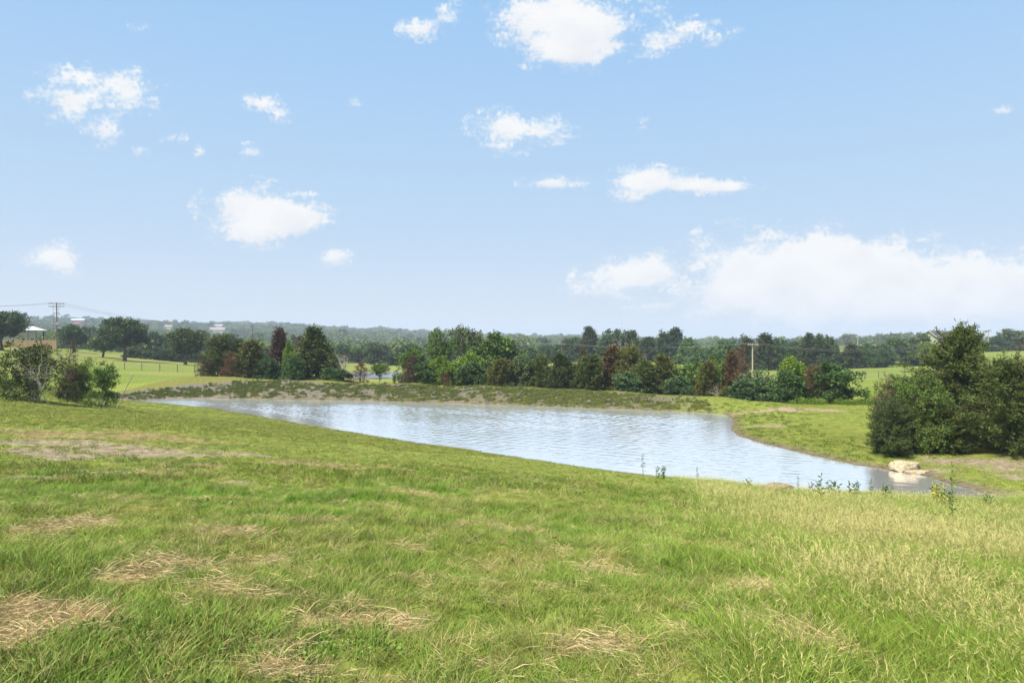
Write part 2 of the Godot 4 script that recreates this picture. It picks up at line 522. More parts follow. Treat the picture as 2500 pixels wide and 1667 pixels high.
func make_ground() -> void:
	var nx := gx.size()
	var n := gh.size()
	var v := PackedVector3Array(); var nn := PackedVector3Array(); var c := PackedColorArray(); var idx := PackedInt32Array()
	v.resize(n); nn.resize(n); c.resize(n)
	for j in gz.size():
		for i in nx:
			var k := j * nx + i
			v[k] = Vector3(gx[i], gh[k], gz[j])
			var il := maxi(i - 1, 0); var ir := mini(i + 1, nx - 1); var jl := maxi(j - 1, 0); var jr := mini(j + 1, gz.size() - 1)
			nn[k] = Vector3(-(gh[j * nx + ir] - gh[j * nx + il]) / (gx[ir] - gx[il]), 1, -(gh[jr * nx + i] - gh[jl * nx + i]) / (gz[jr] - gz[jl])).normalized()
			c[k] = look(gx[i], gz[j], gs[k])[1]
			if i < nx - 1 and j < gz.size() - 1:
				for q in [k, k + nx, k + 1, k + 1, k + nx, k + nx + 1]:
					idx.append(q)
	# front faces run clockwise seen from above
	for q in range(0, idx.size(), 3):
		var e := idx[q + 1]; idx[q + 1] = idx[q + 2]; idx[q + 2] = e
	var a := []
	a.resize(Mesh.ARRAY_MAX)
	a[Mesh.ARRAY_VERTEX] = v; a[Mesh.ARRAY_NORMAL] = nn; a[Mesh.ARRAY_COLOR] = c; a[Mesh.ARRAY_INDEX] = idx
	var m := ArrayMesh.new()
	m.add_surface_from_arrays(Mesh.PRIMITIVE_TRIANGLES, a)
	var o := part("ground", m, M.ground, self)
	tag(o, "", "", "", "structure")

func noise_image(size: int, freq: float, seed_: int, lo: Color, hi: Color, octaves := 4) -> Image:
	var f := FastNoiseLite.new()
	f.seed = seed_; f.frequency = freq; f.fractal_octaves = octaves
	var g := f.get_seamless_image(size, size)
	var im := Image.create(size, size, false, Image.FORMAT_RGB8)
	for j in size:
		for i in size:
			im.set_pixel(i, j, lo.lerp(hi, g.get_pixel(i, j).r))
	return im

# ---------------------------------------------------------------- water
func make_pond() -> void:
	# a sheet with real ripples: almost still under the dam, livelier in the open
	var v := PackedVector3Array(); var nn := PackedVector3Array(); var idx := PackedInt32Array()
	var step := .085
	var ids := {}
	var nxw := int(66.0 / step); var nzw := int(48.0 / step)
	var r := seeded(17)
	var waves := []
	for k in 15:
		var dir := Vector2.from_angle(1.2 + r.randfn(0, .9))
		var l := .26 * pow(1.085, k) * r.randf_range(.85, 1.15)
		waves.append([dir * TAU / l, r.randf() * TAU, .0046 * l * r.randf_range(.6, 1.3)])
	var row := PackedInt32Array(); row.resize(nxw * nzw); row.fill(-1)
	for j in nzw:
		for i in nxw:
			var x := -37.0 + i * step
			var z := -63.0 + j * step
			if x < -38 or z > -14: continue
			var s := sample(gs, x, z)
			if s > 1.2: continue
			var calm := smoothstep(.2, 3.5, -s)
			var dam := smoothstep(1.0, 6.0, z - far_bank_z(x) + 2.0 * nz.get_noise_2d(x * 2, z)) if x < 17 else 1.0
			var amp: float = (.12 + .88 * minf(calm * 1.6, 1.0)) * (.22 + .78 * dam) * (.55 + .9 * clampf(.5 + nz.get_noise_2d(x * .9, z * 2.4), 0, 1))
			if x > 11.0 and z > -28.0: amp *= .3
			var y := 0.0
			var g := Vector2.ZERO
			for w in waves:
				var ph: float = w[0].x * x + w[0].y * z + w[1]
				y += sin(ph) * w[2]
				g += w[0] * (cos(ph) * w[2])
			row[j * nxw + i] = v.size()
			v.append(Vector3(x, y * amp, z))
			nn.append(Vector3(-g.x * amp, 1, -g.y * amp).normalized())
	for j in nzw - 1:
		for i in nxw - 1:
			var k := j * nxw + i
			if row[k] >= 0 and row[k + 1] >= 0 and row[k + nxw] >= 0 and row[k + nxw + 1] >= 0:
				for q in [k, k + 1, k + nxw, k + 1, k + nxw + 1, k + nxw]:
					idx.append(row[q])
	var a := []
	a.resize(Mesh.ARRAY_MAX)
	a[Mesh.ARRAY_VERTEX] = v; a[Mesh.ARRAY_NORMAL] = nn; a[Mesh.ARRAY_INDEX] = idx
	var m := ArrayMesh.new()
	m.add_surface_from_arrays(Mesh.PRIMITIVE_TRIANGLES, a)
	tag(part("pond_water", m, M.water, self), "", "", "", "structure")
	# the second pond in the hollow behind the dam
	var s2 := Shape.new()
	var ring := PackedVector3Array()
	for k in 40:
		var w := TAU * k / 40
		ring.append(Vector3(-26.5 + cos(w) * 12.0, -1.62, -136 + sin(w) * 13.0))
	for k in 40:
		s2.tri(Vector3(-26.5, -1.62, -136), ring[k], ring[(k + 1) % 40], Color.WHITE)
	tag(part("far_pond_water", s2.done(), M.water, self), "", "", "", "structure")

# ---------------------------------------------------------------- plants
func shade_of(r: RandomNumberGenerator, lo: float, hi: float, warm := .12) -> Color:     # a tone of a leaf, times the material's colour
	var k := r.randf_range(lo, hi)
	var w := r.randf_range(-warm, warm)
	return Color(clampf(k * (1 + w), 0, 1), k, clampf(k * (1 - w), 0, 1))

func blade(s: Shape, p: Vector3, dir: Vector3, l: float, w: float, bend: Vector3, c: Color) -> void:
	var side := dir.cross(Vector3(.3, .15, .9)).normalized() * w * .5
	var m := p + dir * l * .55 + bend * .3
	var t := p + dir * l + bend
	s.quad(p - side, m - side * .8, m + side * .8, p + side, c)
	s.tri(m - side * .8, t, m + side * .8, c)

func tuft(seed_: int, count: int, radius: float, h: float, w: float, lean: float, dry: float) -> ArrayMesh:
	var r := seeded(seed_)
	var s := Shape.new()
	for k in count:
		var a := r.randf() * TAU
		var q := sqrt(r.randf()) * radius
		var p := Vector3(cos(a) * q, -.015, sin(a) * q)
		var dir := Vector3(r.randfn(0, lean), 1, r.randfn(0, lean)).normalized()
		var l := h * r.randf_range(.55, 1.25)
		var b := Vector3(r.randfn(0, .35), -r.randf() * .25, r.randfn(0, .35)) * l * (.5 + lean)
		var c := shade_of(r, .6, 1.0)
		if r.randf() < dry:
			c = Color(1.0, .82, 1.0) * r.randf_range(.8, 1.0)
		blade(s, p, dir, l, w * r.randf_range(.7, 1.3), b, c)
	return s.done()

func straw_tangle(seed_: int, count: int, radius: float, l: float, w: float) -> ArrayMesh:
	var r := seeded(seed_)
	var s := Shape.new()
	for k in count:
		var a := r.randf() * TAU
		var q := sqrt(r.randf()) * radius
		var p := Vector3(cos(a) * q, r.randf_range(.0, .05), sin(a) * q)
		var dir := Vector3(r.randfn(0, 1), r.randf_range(-.03, .38), r.randfn(0, 1)).normalized()
		blade(s, p, dir, l * r.randf_range(.5, 1.3), w * r.randf_range(.7, 1.4), Vector3(r.randfn(0, .03), -.02, r.randfn(0, .03)), shade_of(r, .6, 1.0, .08))
	return s.done()

func seeded_tuft(seed_: int, stems: int, radius: float, h: float, w: float) -> ArrayMesh:
	var r := seeded(seed_)
	var s := Shape.new()
	for k in stems:
		var a := r.randf() * TAU
		var q := sqrt(r.randf()) * radius
		var p := Vector3(cos(a) * q, -.02, sin(a) * q)
		var dir := Vector3(r.randfn(.08, .22), 1, r.randfn(0, .22)).normalized()
		var l := h * r.randf_range(.65, 1.2)
		var b := Vector3(r.randfn(.1, .25), -.05, r.randfn(0, .25)) * l * .45
		var green := Color(.62, .85, .30) * r.randf_range(.65, .95)
		blade(s, p, dir, l, w * .55, b, green)
		for m in 2:
			blade(s, p, Vector3(r.randfn(0, .5), 1, r.randfn(0, .5)).normalized(), l * r.randf_range(.4, .7), w * 1.1, Vector3(r.randfn(0, .1), -.03, r.randfn(0, .1)), Color(.45, .80, .18) * r.randf_range(.6, 1.0))
		var tip := p + dir * l + b
		var down := (dir * .8 + b.normalized() * .7 + Vector3(0, -.25, 0)).normalized()
		var pale := Color(1.0, .94, .72) * r.randf_range(.7, 1.0)
		for m in 7:
			var f := m / 7.0
			var o := tip - dir * l * .16 * f + down * .05 * (1 - f) + Vector3(r.randfn(0, .004), 0, r.randfn(0, .004))
			var dd := (down * (1.2 - f * .5) + dir * f * .6 + any_dir(r) * .38).normalized()
			var side := dd.cross(any_dir(r)).normalized() * w * .30
			var e := o + dd * r.randf_range(.026, .052)
			s.quad(o, o.lerp(e, .4) + side, e, o.lerp(e, .4) - side, pale)
	return s.done()

func leafy_clump(seed_: int, leaves: int, radius: float, h: float, size: float) -> ArrayMesh:
	var r := seeded(seed_)
	var s := Shape.new()
	for k in leaves:
		var d := any_dir(r)
		d.y = absf(d.y)
		var q := pow(r.randf(), .45)
		var p := Vector3(d.x * radius * q, d.y * h * q, d.z * radius * q)
		leaf(s, r, p, (d + any_dir(r) * .8 + Vector3(0, .4, 0)).normalized(), size * r.randf_range(.6, 1.3), .5, shade_of(r, .55, 1.0))
	return s.done()

func leaf(s: Shape, r: RandomNumberGenerator, p: Vector3, dir: Vector3, l: float, ratio: float, c: Color) -> void:
	var side := dir.cross(any_dir(r)).normalized() * l * ratio * .5
	var m := p + dir * l * .5
	s.quad(p, m + side, p + dir * l, m - side, c)

func limb(s: Shape, r: RandomNumberGenerator, a: Vector3, b: Vector3, r0: float, r1: float, sides: int, wob: float, col: Color) -> PackedVector3Array:
	var pts := PackedVector3Array(); var rad := PackedFloat32Array()
	var n := 4
	var l := a.distance_to(b)
	for k in n + 1:
		var f := k / float(n)
		var p := a.lerp(b, f)
		if k > 0 and k < n:
			p += any_dir(r) * l * wob
		if k < n: p.y -= sin(f * PI) * l * .06
		pts.append(p)
		rad.append(lerpf(r0, r1, f))
	s.tube(pts, rad, sides, col)
	return pts

# a juniper: boughs all the way up, each with feathery sprays of scale leaves. o: h, r, boughs, sprays, leaves, len, wid, bare (share of the boughs without leaves), taper
func juniper(seed_: int, o: Dictionary) -> Array:
	var r := seeded(seed_)
	var wood := Shape.new(); var green := Shape.new()
	var h: float = o.h
	var rr: float = o.r
	var bark := Color(1, 1, 1)
	var lean := Vector3(r.randfn(0, .05), 0, r.randfn(0, .05)) * h
	var tp := PackedVector3Array(); var tr := PackedFloat32Array()
	for k in 7:
		var f := k / 6.0
		tp.append(Vector3(r.randfn(0, .012) * h * f, f * h * .97 - (.15 if k == 0 else 0.0), r.randfn(0, .012) * h * f) + lean * f * f)
		tr.append(lerpf(.022, .002, f) * h)
	wood.tube(tp, tr, 6, bark)
	var lump := []
	for k in 7: lump.append([any_dir(r), r.randf_range(-.3, .32)])
	for k in int(o.boughs):
		var t := pow(r.randf(), .85) * .97 + .02
		var az := r.randf() * TAU
		var prof := pow(1.0 - t, o.get("taper", .62)) * (.62 + .38 * smoothstep(0, .22, t)) + .045
		var out := Vector3(cos(az), 0, sin(az))
		var vary := 1.0
		for q in lump:
			vary += q[1] * smoothstep(.35, 1.0, (out * (1 - t) + Vector3(0, t * 2 - 1, 0)).normalized().dot(q[0]))
		var l := rr * prof * r.randf_range(.5, 1.34) * clampf(vary, .55, 1.5)
		var rise := lerpf(.12, 1.25, t * t) + r.randfn(0, .14)
		var y0 := t * h * .93
		var f0 := y0 / h
		var a := Vector3(0, y0, 0) + lean * f0 * f0
		var b := a + out * l + Vector3(0, tan(clampf(rise, -.2, 1.25)) * l * .62, 0)
		var pts := limb(wood, r, a, b, .006 * h * (1.05 - t), .0015 * h, 4, .03, bark)
		if r.randf() < o.get("bare", .05):
			continue
		var tone := r.randf_range(.72, 1.0)
		var warm := r.randfn(0, .07)
		for q in int(o.sprays * (.45 + .75 * l / rr)):
			var f := pow(r.randf(), .6) * .85 + .15
			var g := f * 4.0
			var i := mini(int(g), 3)
			var p := pts[i].lerp(pts[i + 1], g - i)
			var dir := ((b - a).normalized() * .75 + any_dir(r) * .8 + Vector3(0, .35, 0)).normalized()
			var sl: float = o.len * r.randf_range(1.2, 3.0)
			for m in int(o.leaves):
				var pp: Vector3 = p + dir * sl * (m / float(o.leaves)) + any_dir(r) * o.len * .35
				var k2 := tone * r.randf_range(.65, 1.0)
				leaf(green, r, pp, (dir + any_dir(r) * .75).normalized(), o.len * r.randf_range(.6, 1.2), o.wid, Color(clampf(k2 * (1 + warm), 0, 1), k2, k2 * .9))
	return [wood.done(), green.done(), h, rr]

# a broadleaf tree or shrub. o: h, r, base (share of the height where the crown begins), lobes, clumps per lobe, leaves per clump, size, clump, trunk, stems, squash
func broadleaf(seed_: int, o: Dictionary) -> Array:
	var r := seeded(seed_)
	var wood := Shape.new(); var green := Shape.new()
	var h: float = o.h
	var rr: float = o.r
	var bark := Color(1, 1, 1)
	var b0: float = o.base * h
	var mid := Vector3(0, (b0 + h) * .5, 0)
	var half := Vector3(rr, (h - b0) * .5, rr)
	var stems: int = o.get("stems", 1)
	var feet := []
	for k in stems:
		var a := r.randf() * TAU
		var foot := Vector3(cos(a), 0, sin(a)) * (0.0 if stems == 1 else rr * .12)
		var top := Vector3(cos(a), 0, sin(a)) * (r.randf() * rr * (.10 if stems == 1 else .4)) + Vector3(0, b0 + (h - b0) * (.42 if stems == 1 else .3), 0)
		var tp := PackedVector3Array([foot - Vector3(0, .2, 0), foot, foot.lerp(top, .35) + any_dir(r) * .03 * h, foot.lerp(top, .7) + any_dir(r) * .02 * h, top])
		var w: float = o.trunk * h
		wood.tube(tp, PackedFloat32Array([w * 1.45, w * 1.25, w, w * .75, w * .5]), 8, bark)
		feet.append([foot.lerp(top, .45), top, w])
	for k in int(o.lobes):
		var d := any_dir(r)
		var q := pow(r.randf(), .4) * .68
		if k < 3: d.y = absf(d.y) + .3
		if o.base < .12 and k % 3 == 0:      # low growth down to the ground
			d = Vector3(d.x, -.95, d.z)
			q = r.randf_range(.75, .95)
		var c := mid + Vector3(d.x * half.x, d.y * half.y * .9, d.z * half.z) * q
		var lr := rr * r.randf_range(.30, .48)
		var ly: float = lr * o.get("squash", .8)
		var ft: Array = feet[r.randi() % feet.size()]
		var st: Vector3 = ft[0].lerp(ft[1], r.randf())
		limb(wood, r, st, c, ft[2] * .5, ft[2] * .2, 5, .06, bark)
		var lobe_tone := r.randf_range(.78, 1.0)
		for m in int(o.clumps):
			var e := any_dir(r)
			if e.y < -.35 and r.randf() < .5: e.y = -e.y
			var u := r.randf_range(.55, 1.08)
			var p := c + Vector3(e.x * lr, e.y * ly, e.z * lr) * u
			if p.y < .05 * h: p.y = r.randf_range(.03, .14) * h
			if m % 3 == 0: limb(wood, r, c, p, ft[2] * .2, ft[2] * .06, 3, .05, bark)
			var tone := lobe_tone * r.randf_range(.72, 1.0)
			var warm := r.randfn(0, .06)
			for g in int(o.leaves):
				var pp: Vector3 = p + any_dir(r) * (pow(r.randf(), .5) * o.clump)
				var k2 := tone * r.randf_range(.7, 1.0)
				leaf(green, r, pp, (e + any_dir(r) * 1.1).normalized(), o.size * r.randf_range(.6, 1.25), o.get("ratio", .6), Color(clampf(k2 * (1 + warm), 0, 1), k2, k2 * .92))
	return [wood.done(), green.done(), h, rr]

# long upright shoots with narrow leaves (willow, sumac, tall weeds)
func shoots(seed_: int, o: Dictionary) -> Array:
	var r := seeded(seed_)
	var wood := Shape.new(); var green := Shape.new()
	for k in int(o.count):
		var a := r.randf() * TAU
		var q := sqrt(r.randf())
		var foot: Vector3 = Vector3(cos(a), 0, sin(a)) * q * o.r * .45
		var l: float = o.h * r.randf_range(.45, 1.0) * (1.0 - .35 * q)
		var tip: Vector3 = foot + Vector3(cos(a) * q * o.r * .65, l, sin(a) * q * o.r * .65)
		var pts := limb(wood, r, foot - Vector3(0, .05, 0), tip, o.stem, o.stem * .3, 4, .03, Color.WHITE)
		var tone := r.randf_range(.7, 1.0)
		for m in int(o.leaves):
			var f := pow(m / float(o.leaves), .8)
			var g := f * 4.0
			var i := mini(int(g), 3)
			var p := pts[i].lerp(pts[i + 1], g - i)
			var d := (any_dir(r) + Vector3(0, .55, 0)).normalized()
			leaf(green, r, p, d, o.size * r.randf_range(.6, 1.2), o.get("ratio", .28), Color(1, 1, .95) * tone * r.randf_range(.7, 1.0))
	return [wood.done(), green.done(), o.h, o.r]

# a dead tree: forking grey limbs only
func snag(seed_: int, h: float, rr: float, n: int, thick: float) -> Array:
	var r := seeded(seed_)
	var wood := Shape.new()
	var top := Vector3(r.randfn(0, .1) * h, h * .55, 0)
	limb(wood, r, Vector3(0, -.15, 0), top, thick, thick * .6, 6, .03, Color.WHITE)
	for k in n:
		var a := Vector3.ZERO.lerp(top, r.randf_range(.3, 1.0))
		var d := any_dir(r)
		d.y = absf(d.y) * 1.0 + .25
		var b := a + Vector3(d.x * rr, d.y * h * .48, d.z * rr) * r.randf_range(.6, 1.0)
		var p1 := limb(wood, r, a, b, thick * .45, thick * .15, 5, .07, Color.WHITE)
		for m in 5:
			var c := p1[r.randi_range(1, 4)]
			var e := c + ((b - a).normalized() + any_dir(r) * .9).normalized() * h * r.randf_range(.10, .26)
			var p2 := limb(wood, r, c, e, thick * .2, thick * .06, 4, .08, Color.WHITE)
			for q in 3:
				var g := p2[r.randi_range(1, 4)]
				limb(wood, r, g, g + ((e - c).normalized() + any_dir(r)).normalized() * h * r.randf_range(.04, .12), thick * .09, thick * .04, 3, .08, Color.WHITE)
	return [wood.done(), null, h, rr]

var protos := {}
func make_protos() -> void:
	for k in 5:
		protos["cedar%d" % k] = juniper(100 + k, {"h": 5.0, "r": [1.5, 1.9, 1.3, 1.7, 1.1][k], "boughs": 230, "sprays": 12, "leaves": 8, "len": .21, "wid": .42, "taper": [.5, .42, .65, .52, .8][k]})
	for k in 2:
		protos["thin%d" % k] = juniper(120 + k, {"h": 5.0, "r": [1.1, 1.5][k], "boughs": 150, "sprays": 8, "leaves": 7, "len": .17, "wid": .3, "bare": .18})
	for k in 4:
		protos["shrub%d" % k] = broadleaf(140 + k, {"h": 3.6, "r": [1.6, 1.9, 1.4, 1.7][k], "base": .04, "lobes": 22, "clumps": 16, "leaves": 34, "size": .19, "clump": .30, "trunk": .010, "stems": 4, "squash": .95})
	for k in 3:
		protos["oak%d" % k] = broadleaf(160 + k, {"h": 8.0, "r": [4.4, 3.8, 4.2][k], "base": [.26, .2, .24][k], "lobes": 30, "clumps": 24, "leaves": 40, "size": .34, "clump": .6, "trunk": .035, "squash": .66})
	for k in 2:
		protos["airy%d" % k] = broadleaf(170 + k, {"h": 6.5, "r": [2.4, 2.9][k], "base": .35, "lobes": 18, "clumps": 11, "leaves": 26, "size": .22, "clump": .34, "trunk": .014, "stems": 2, "squash": .8})
	protos["willow0"] = shoots(180, {"h": 4.2, "r": 1.7, "count": 90, "leaves": 90, "size": .28, "stem": .016})
	protos["willow1"] = shoots(181, {"h": 4.0, "r": 1.5, "count": 80, "leaves": 90, "size": .25, "stem": .016, "ratio": .4})
	protos["snag0"] = snag(190, 4.6, 1.5, 9, .09)
	protos["snag1"] = snag(191, 4.2, 2.2, 12, .085)
	protos["twigs"] = snag(192, 1.6, .6, 9, .03)
	# trees seen small, a hundred metres off and more
	for k in 4:
		protos["field%d" % k] = broadleaf(200 + k, {"h": 9.0, "r": [3.6, 3.0, 4.0, 3.2][k], "base": .05, "lobes": 24, "clumps": 16, "leaves": 26, "size": .48, "clump": .7, "trunk": .02, "squash": .85})
	for k in 3:
		protos["spire%d" % k] = juniper(210 + k, {"h": 10.0, "r": [2.6, 3.2, 2.2][k], "boughs": 220, "sprays": 10, "leaves": 6, "len": .5, "wid": .5, "taper": [.6, .45, .7][k]})

# puts a tree where the photograph shows it: x, y of its top, half its width, how far away; its foot stands on the land there
func tree(called: String, proto: String, tint: String, px: float, top: float, hw: float, d: float, label: String, category := "tree", group := "", bark := "bark", turn := -1.0) -> Node3D:
	var p: Array = protos[proto]
	var x := (px - 1250.0) / F * d
	var y := ground(x, -d)
	var h := at(px, top, d).y - y
	var w := hw / F * d
	var o := thing(called, label, category, Vector3(x, y, -d), group)
	var k := Vector3(w / p[3], h / p[2], w / p[3])
	var twist: float = turn if turn >= 0.0 else fmod(px * 1.37 + top * .71, TAU)
	var wood := part("trunk", p[0], M[bark], o)
	wood.basis = Basis(Vector3.UP, twist).scaled(k)
	if p[1]:
		var c := part("crown", p[1], M[tint], o)
		c.basis = wood.basis
	return o

# ---------------------------------------------------------------- grass and ground cover
var cells := {}
func sort_spots() -> void:
	for s in spots:
		var e: float = maxf(s[2], s[3]) * 2.0
		for i in range(floori((s[0] - e) / 4.0), floori((s[0] + e) / 4.0) + 1):
			for j in range(floori((s[1] - e) / 4.0), floori((s[1] + e) / 4.0) + 1):
				var k := Vector2i(i, j)
				if not cells.has(k): cells[k] = []
				cells[k].append(s)

func row_of(buf: PackedFloat32Array, p: Vector3, turn: float, sx: float, sy: float, c: Color) -> void:
	var co := cos(turn) * sx
	var si := sin(turn) * sx
	buf.append_array(PackedFloat32Array([co, 0, si, p.x, 0, sy, 0, p.y, -si, 0, co, p.z, c.r, c.g, c.b, 1]))

func scatter(called: String, mesh: Mesh, m: Material, buf: PackedFloat32Array, label: String, category: String) -> void:
	if buf.size() == 0: return
	var mm := MultiMesh.new()
	mm.transform_format = MultiMesh.TRANSFORM_3D
	mm.use_colors = true
	mm.mesh = mesh
	mm.instance_count = buf.size() / 16
	mm.buffer = buf
	var o := MultiMeshInstance3D.new()
	o.multimesh = mm
	o.material_override = m
	o.name = numbered(called)
	add_child(o)
	tag(o, label, category, "", "stuff")

func meadow(x: float, z: float) -> float:      # where the grass was left to go to seed
	var d := -z
	return smoothstep(-.7, .7, x - (1.3 + .185 * d) + 1.4 * nz.get_noise_2d(x * 6, z * 6) + .9 * nz2.get_noise_2d(x * 2, z * 2)) * smoothstep(26.5, 22.0, d - x * .12)

func lay_grass() -> void:
	var r := seeded(31)
	var short := PackedFloat32Array(); var mid := PackedFloat32Array(); var far := PackedFloat32Array(); var dead := PackedFloat32Array()
	var seedy := [PackedFloat32Array(), PackedFloat32Array(), PackedFloat32Array()]; var herb := PackedFloat32Array(); var fine := PackedFloat32Array()
	for ring in [[1.5, 5.0, 330], [5.0, 8.0, 270], [8.0, 12.0, 165], [12.0, 18.0, 95], [18.0, 26.0, 65], [26.0, 40.0, 48], [40.0, 64.0, 22]]:
		var half := .86
		var n := int(half * (ring[1] * ring[1] - ring[0] * ring[0]) * ring[2])
		for k in n:
			var w := r.randf_range(-half, half)
			var d := sqrt(r.randf_range(ring[0] * ring[0], ring[1] * ring[1]))
			var x := sin(w) * d
			var z := -cos(w) * d
			var s := sample(gs, x, z)
			if s < .12: continue
			var lk := look(x, z, s)
			var bare: float = lk[0]
			if r.randf() < bare * .93: continue
			var c: Color = lk[1]
			var sp := spot(x, z) if d < 30 else PackedFloat32Array([0, 0, 0, 0, 0])
			var tone := r.randf_range(.75, 1.3)
			var p := Vector3(x, ground(x, z), z)
			var md := meadow(x, z)
			var turn := r.randf() * TAU
			if sp[1] > .25 and r.randf() < sp[1] * (.8 if x < -2.2 and d < 6.5 else .42):
				row_of(dead, p, turn, r.randf_range(.7, 1.25), r.randf_range(.7, 1.4), Color(.62, .44, .235).lerp(Color(.66, .55, .31), r.randf()) * r.randf_range(.8, 1.1))
				continue
			var patch := nz2.get_noise_2d(x * 2.2 + 50, z * 2.2)
			var lush := clampf(.45 + patch * 1.3 + sp[3] * .6, 0, 1.0)
			var g := c.lerp(Color(.13, .24, .022), .35 * lush) * tone
			if r.randf() < .14: g = Color(.36, .32, .13) * tone
			if d < 13.5:
				if md > .5 or r.randf() < md:
					row_of(mid, p, turn, r.randf_range(.8, 1.3), r.randf_range(.9, 1.5), Color(.19, .26, .04) * tone)
				elif r.randf() < .3 + .5 * lush and bare < .2:
					row_of(mid, p, turn, r.randf_range(.75, 1.2), r.randf_range(.5, 1.0) * (.6 + .6 * lush), g)
				else:
					row_of(short, p, turn, r.randf_range(.8, 1.3), r.randf_range(.6, 1.35), g)
				if r.randf() < .05:
					row_of(dead, p, turn, r.randf_range(.5, .9), r.randf_range(.6, 1.2), Color(.58, .48, .24) * tone)
				var hb := smoothstep(.25, .6, nz.get_noise_2d(x * 5 + 300, z * 5) + (.4 if d < 5.0 and x < -1.2 else -.12))
				if r.randf() < hb * .35:
					row_of(herb, p, turn, r.randf_range(.6, 1.3), r.randf_range(.6, 1.3), Color(.14, .25, .04) * tone)
			elif d < 27.0:
				if md > .4 and r.randf() < md:
					row_of(mid, p, turn, r.randf_range(1.3, 1.9), r.randf_range(1.2, 1.7) * lerpf(.5, 1.0, smoothstep(.5, 6.0, s)), Color(.21, .265, .055) * tone)
				else:
					row_of(far, p, turn, r.randf_range(.75, 1.3), r.randf_range(.5, 1.2) * (.45 + .9 * lush * smoothstep(25, 14, d)), g)
			else:
				row_of(fine, p, turn, r.randf_range(.8, 1.4), r.randf_range(.6, 1.3), c.lerp(g, .6))
	# the seeding grass
	for k in 40000:
		var d := sqrt(r.randf_range(6.0, 27.0 * 27.0)) if k % 2 == 0 else r.randf_range(2.5, 16.0)
		var w := r.randf_range(-.1, .9)
		var x := sin(w) * d
		var z := -cos(w) * d
		var md := meadow(x, z)
		if r.randf() > md * (.48 + 1.0 * nz2.get_noise_2d(x * 1.8, z * 1.8)): continue
		if sample(gs, x, z) < .25: continue
		var far_off := smoothstep(8, 22, d)
		var low := lerpf(.5, 1.0, smoothstep(.5, 6.0, sample(gs, x, z)))
		row_of(seedy[r.randi() % 3], Vector3(x, ground(x, z), z), r.randf_range(-1.6, 1.6), 1.0 + .6 * far_off, r.randf_range(.7, 1.15) * low, Color(.47, .45, .235) * r.randf_range(.75, 1.1))
	scatter("short_grass", tuft(1, 28, .085, .075, .0036, .5, .18), M.grass, short, "short mown grass on the near slope", "grass")
	scatter("long_grass", tuft(2, 28, .085, .165, .0038, .36, .12), M.grass, mid, "longer tufted grass in the foreground", "grass")
	scatter("slope_grass", tuft(3, 24, .14, .12, .0085, .45, .14), M.grass, far, "grass on the slope down to the pond", "grass")
	scatter("mown_grass", tuft(4, 26, .22, .07, .013, .55, .12), M.grass, fine, "mown grass round the far pond banks", "grass")
	scatter("dead_grass", straw_tangle(5, 48, .12, .105, .0024), M.straw, dead, "dry mown grass lying in patches", "dry grass")
	for q in 3:
		scatter("seeding_grass", seeded_tuft(60 + q, 5, .15, [.40, .34, .46][q], .005), M.grass, seedy[q], ["tall pale seeding grass at the right", "pale seeding grass mixed into the right meadow", "tallest seeding stems in the right meadow"][q], "grass")
	scatter("clover", leafy_clump(7, 36, .09, .07, .028), M.grass, herb, "low leafy clover among the grass", "ground cover")

func lay_forbs() -> void:
	var r := seeded(41)
	var a := PackedFloat32Array(); var b := PackedFloat32Array()
	for k in 26000:
		var x := r.randf_range(-36, 17)
		var z := far_bank_z(x) - r.randf_range(.15, 6.0)
		var s := sample(gs, x, z)
		if s < .2 or s > 6.0: continue
		var g := nz2.get_noise_2d(x * 4, z * 7) + .6 * nz.get_noise_2d(x * 2, z * 2)
		var right := clampf((x + 36.0) / 52.0, 0, 1)
		var want := g * 1.3 + .14 + .30 * right - smoothstep(4.0, 5.6, s) * .8 - smoothstep(.9, .2, s) * .35 - smoothstep(10.0, 15.5, x + 2.5 * nz2.get_noise_2d(x * 3, z * 3)) * .9
		if r.randf() > want: continue
		var c := Color(.15, .20, .045).lerp(Color(.26, .27, .045), clampf(.3 + .4 * right + r.randfn(0, .2) - s * .06, 0, 1))
		if r.randf() < .22: c = Color(.15, .19, .105)
		row_of(a, Vector3(x, ground(x, z) - .01, z), r.randf() * TAU, r.randf_range(.2, .58), r.randf_range(.4, .95), c * r.randf_range(.75, 1.2))
	scatter("bank_forbs", leafy_clump(11, 90, .32, .20, .10), M.grass, a, "low green weeds spreading over the dam's bare face", "weeds")
	for k in 5200:       # the rounded bank at the right end
		var w := r.randf_range(.12, .68)
		var d := r.randf_range(21, 50)
		var x := tan(w) * d
		var z := -d
		var s := sample(gs, x, z)
		if s < .12 or s > 5.0: continue
		if z < far_bank_z(x) and x < 15: continue
		if meadow(x, z) > .1: continue
		if x < 10.5: continue
		if x < 14.5 and z > -22.0: continue
		if r.randf() < look(x, z, s)[0]: continue
		if r.randf() > .75 - s * .13 + .5 * nz2.get_noise_2d(x * 5, z * 5): continue
		row_of(b, Vector3(x, ground(x, z) - .01, z), r.randf() * TAU, r.randf_range(.4, 1.0), r.randf_range(.4, .9), Color(.24, .29, .055).lerp(Color(.16, .23, .045), r.randf()) * r.randf_range(.8, 1.2))
	scatter("shore_weeds", leafy_clump(12, 80, .22, .14, .07), M.grass, b, "low weeds along the pond's right bank", "weeds")

# ---------------------------------------------------------------- the wooded hills
var clearings := []
func cleared(px: float, d: float) -> bool:
	for c in clearings:
		if absf(px - c[0]) < c[2] and d > c[1] - 300.0 and d < c[1] + 14.0: return true
	return false

